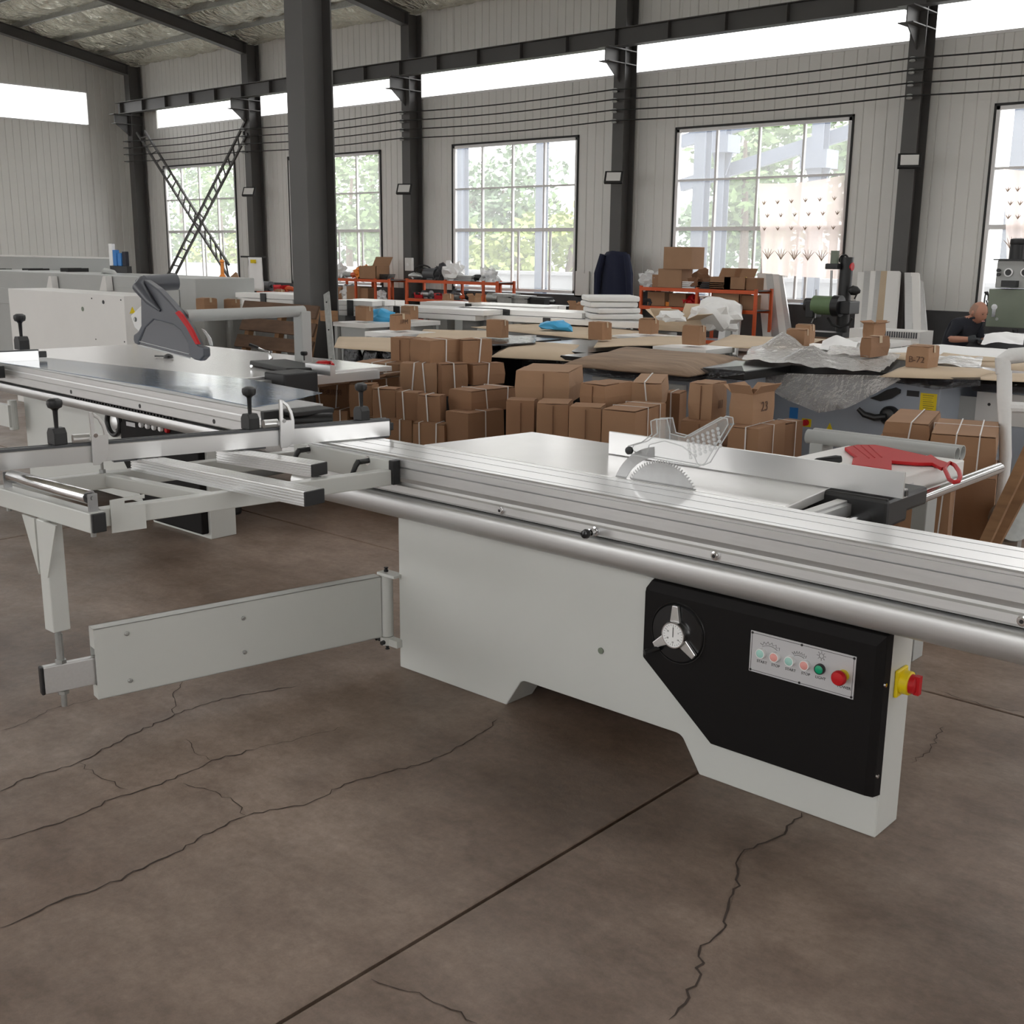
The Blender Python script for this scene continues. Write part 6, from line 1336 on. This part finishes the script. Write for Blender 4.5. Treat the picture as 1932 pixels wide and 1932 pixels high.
# eyes, brows, mouth, stubble hair, collar
for s in (-1, 1):
    e = hc_+fdir*.089+sdv*s*.032+uph*.012; MB().blob(e, .008, .008, .006, 0, 0, 1).build('eye', 'black', man); MB().path([e+uph*.016-sdv*.014, e+uph*.02, e+uph*.016+sdv*.014], .0035, 5).build('eyebrow', 'hair', man)
MB().path([hc_+fdir*.096-uph*.062-sdv*.022, hc_+fdir*.101-uph*.06, hc_+fdir*.096-uph*.062+sdv*.022], .005, 6).build('mouth', 'red_pale', man)
hb = bmesh.new(); bmesh.ops.create_uvsphere(hb, u_segments=20, v_segments=12, radius=1); m = MB(); vs = []
for v in hb.verts: vs.append(hc_+fdir*(v.co.x*.106-.004)+sdv*v.co.y*.083+uph*v.co.z*.1235)
fs = [tuple(v.index for v in f.verts) for f in hb.faces if f.calc_center_median().x < .35 and -.25 < f.calc_center_median().z < .72]; hb.free()
m.add(vs, fs).build('hair', 'hair', man, smooth=True)
MB().path([(hx-.06+.07*math.cos(t_), YP-.01+.075*math.sin(t_), .925+.02*math.cos(t_)) for t_ in [2*PI*i/16 for i in range(16)]], .014, 6, True).build('collar', 'cloth_dark', man, smooth=True)
st_ = thing('stool', (hx-.30, YP, 0), 'low stool under the sitting worker', 'stool')
MB().box(hx-.46, hx-.14, YP-.16, YP+.16, .29, .33).build('seat', 'wood_dark', st_)
for dx in (-.42, -.18):
    for dy in (-.13, .13): MB().box(hx+dx-.02, hx+dx+.02, YP+dy-.02, YP+dy+.02, 0, .29).build('leg', 'wood_dark', st_)
# ------------------------------------------------------------------ outside the windows
tr = random.Random(11)
def tree(x, y, h, r, m_, label, n_=900, z0=.9):
    o = thing('tree', (x, y, -.1), label, 'tree', 'trees outside the windows')
    MB().path([(x, y, -.1), (x+tr.uniform(-.1, .1), y, h*.35), (x+tr.uniform(-.3, .3), y, h*.75)], [.16, .12, .05], 8).build('trunk', 'bark', o, smooth=True)
    vs, fs = [], []
    cl = [(V((tr.gauss(0, r*.45), tr.gauss(0, r*.45), tr.uniform(h*.22, h*.95))), tr.uniform(.35, .8)*r*.6) for _ in range(16)]
    for i in range(n_):
        c, rr = cl[tr.randrange(16)]; d_ = V((tr.gauss(0, 1), tr.gauss(0, 1), tr.gauss(0, 1))).normalized()*rr*tr.uniform(.5, 1); p = V((x, y, 0))+c+d_
        a = V((tr.gauss(0, 1), tr.gauss(0, 1), tr.gauss(0, .6))).normalized(); b = a.orthogonal().normalized(); s = tr.uniform(.10, .22); k = len(vs)
        vs += [p-a*s, p+b*s*.5, p+a*s, p-b*s*.5]; fs.append((k, k+1, k+2, k+3))
    me = MB().add(vs, fs).build('foliage', m_, o, kind='stuff')
spec = []
# (pixel column, distance beyond the wall, height, crown radius, leaf, label)
for i, (px, Y, h, r, m_, lab) in enumerate(((345, 31, 5.4, 3.0, 'leaf_c', 'dense green tree outside the braced window, left one'), (420, 30, 6.2, 3., 'leaf_a', 'dense green tree outside the braced window, right one'), (440, 25.5, 2.2, 1.6, 'leaf_b', 'yellow-green bush outside the braced window'),
    (600, 32, 6.2, 3.2, 'leaf_a', 'green tree outside the window behind the free-standing column'), (660, 29, 5.6, 2.4, 'leaf_a', 'pale green tree at the centre of the second window'), (705, 33, 6.4, 2.8, 'leaf_c', 'darker green tree at the right of the second window'),
    (890, 33, 4.6, 2.4, 'leaf_c', 'green tree at the left of the middle window'), (950, 34, 5.2, 2.4, 'leaf_c', 'pointed green tree at the centre of the middle window'), (1010, 35, 3.8, 2.4, 'leaf_a', 'low green tree behind the outdoor post of the middle window'), (1070, 27, 2.6, 1.8, 'leaf_b', 'yellow-green bush at the right of the middle window'), (985, 26, 2.1, 1.6, 'leaf_b', 'yellow-green bush low in the middle window'), (900, 27, 2.3, 1.6, 'leaf_a', 'green bush low at the left of the middle window'),
    (1405, 29, 6.2, 2.4, 'leaf_a', 'leafy green tree in the left half of the curtained window'), (1480, 33, 6.9, 2.8, 'leaf_c', 'tall tree above the curtain in the curtained window'), (1570, 31, 6.4, 2.6, 'leaf_a', 'tall tree at the right of the curtained window'), (1350, 35, 3.6, 2.2, 'leaf_c', 'low green tree behind the outdoor steel posts'))):
    p = ony(px, 470, Y); tree(p.x, Y, h, r, m_, lab, 1500 if h > 3 else 700)
one('boundary_wall', MB().box(-70, 20, 22.6, 22.85, -.1, 1.0).box(-70, 20, 22.55, 22.9, 1.0, 1.08), 'outdoor_wall', 'long low grey wall outside the windows', 'wall')
def post(px, w_, Y, zt, label, br=None):
    p = ony(px, 470, Y); o = thing('outdoor_post', (p.x, Y, -.1), label, 'post', 'outdoor steel posts'); hsec(MB(), p.x, Y, -.1, zt, w_, w_).build('shaft', 'outdoor_steel', o)
    if br is not None: MB().box(p.x-w_*1.1, p.x+w_*1.1, Y-.25, Y+.25, br-.35, br).prism([(p.x-w_*1.05, br-.35), (p.x+w_*1.05, br-.35), (p.x+w_*.4, br-.8), (p.x-w_*.4, br-.8)], 'xz', Y-.02, Y+.02).build('bracket', 'outdoor_steel', o)
    return p
post(871, .26, 21.2, 5.2, 'pale blue-grey steel post at the left edge of the middle window'); post(1021, .22, 21.4, 5.2, 'pale blue-grey steel post in the middle window')
post(1318, .26, 20.6, 5.0, 'pale blue-grey steel post, leftmost in the curtained window'); post(1355, .24, 21.6, 5.2, 'pale blue-grey bracketed post in the curtained window', 4.0); post(1534, .26, 21.6, 5.2, 'pale blue-grey bracketed post above the curtain', 3.6); post(1925, .5, 21, 5.1, 'blue-grey steel post outside the rightmost window')
for (xa, ya, xb, yb, Y, lab) in ((1286, 350, 1615, 245, 21.9, 'long sloping outdoor steel beam, lower one, in the curtained window'), (1284, 268, 1420, 228, 22.1, 'sloping outdoor steel beam at the top left of the curtained window')):
    a, b = ony(xa, ya, Y), ony(xb, yb, Y); one('outdoor_beam', MB().bar(a, b, .15, .26), 'outdoor_steel', lab, 'beam')
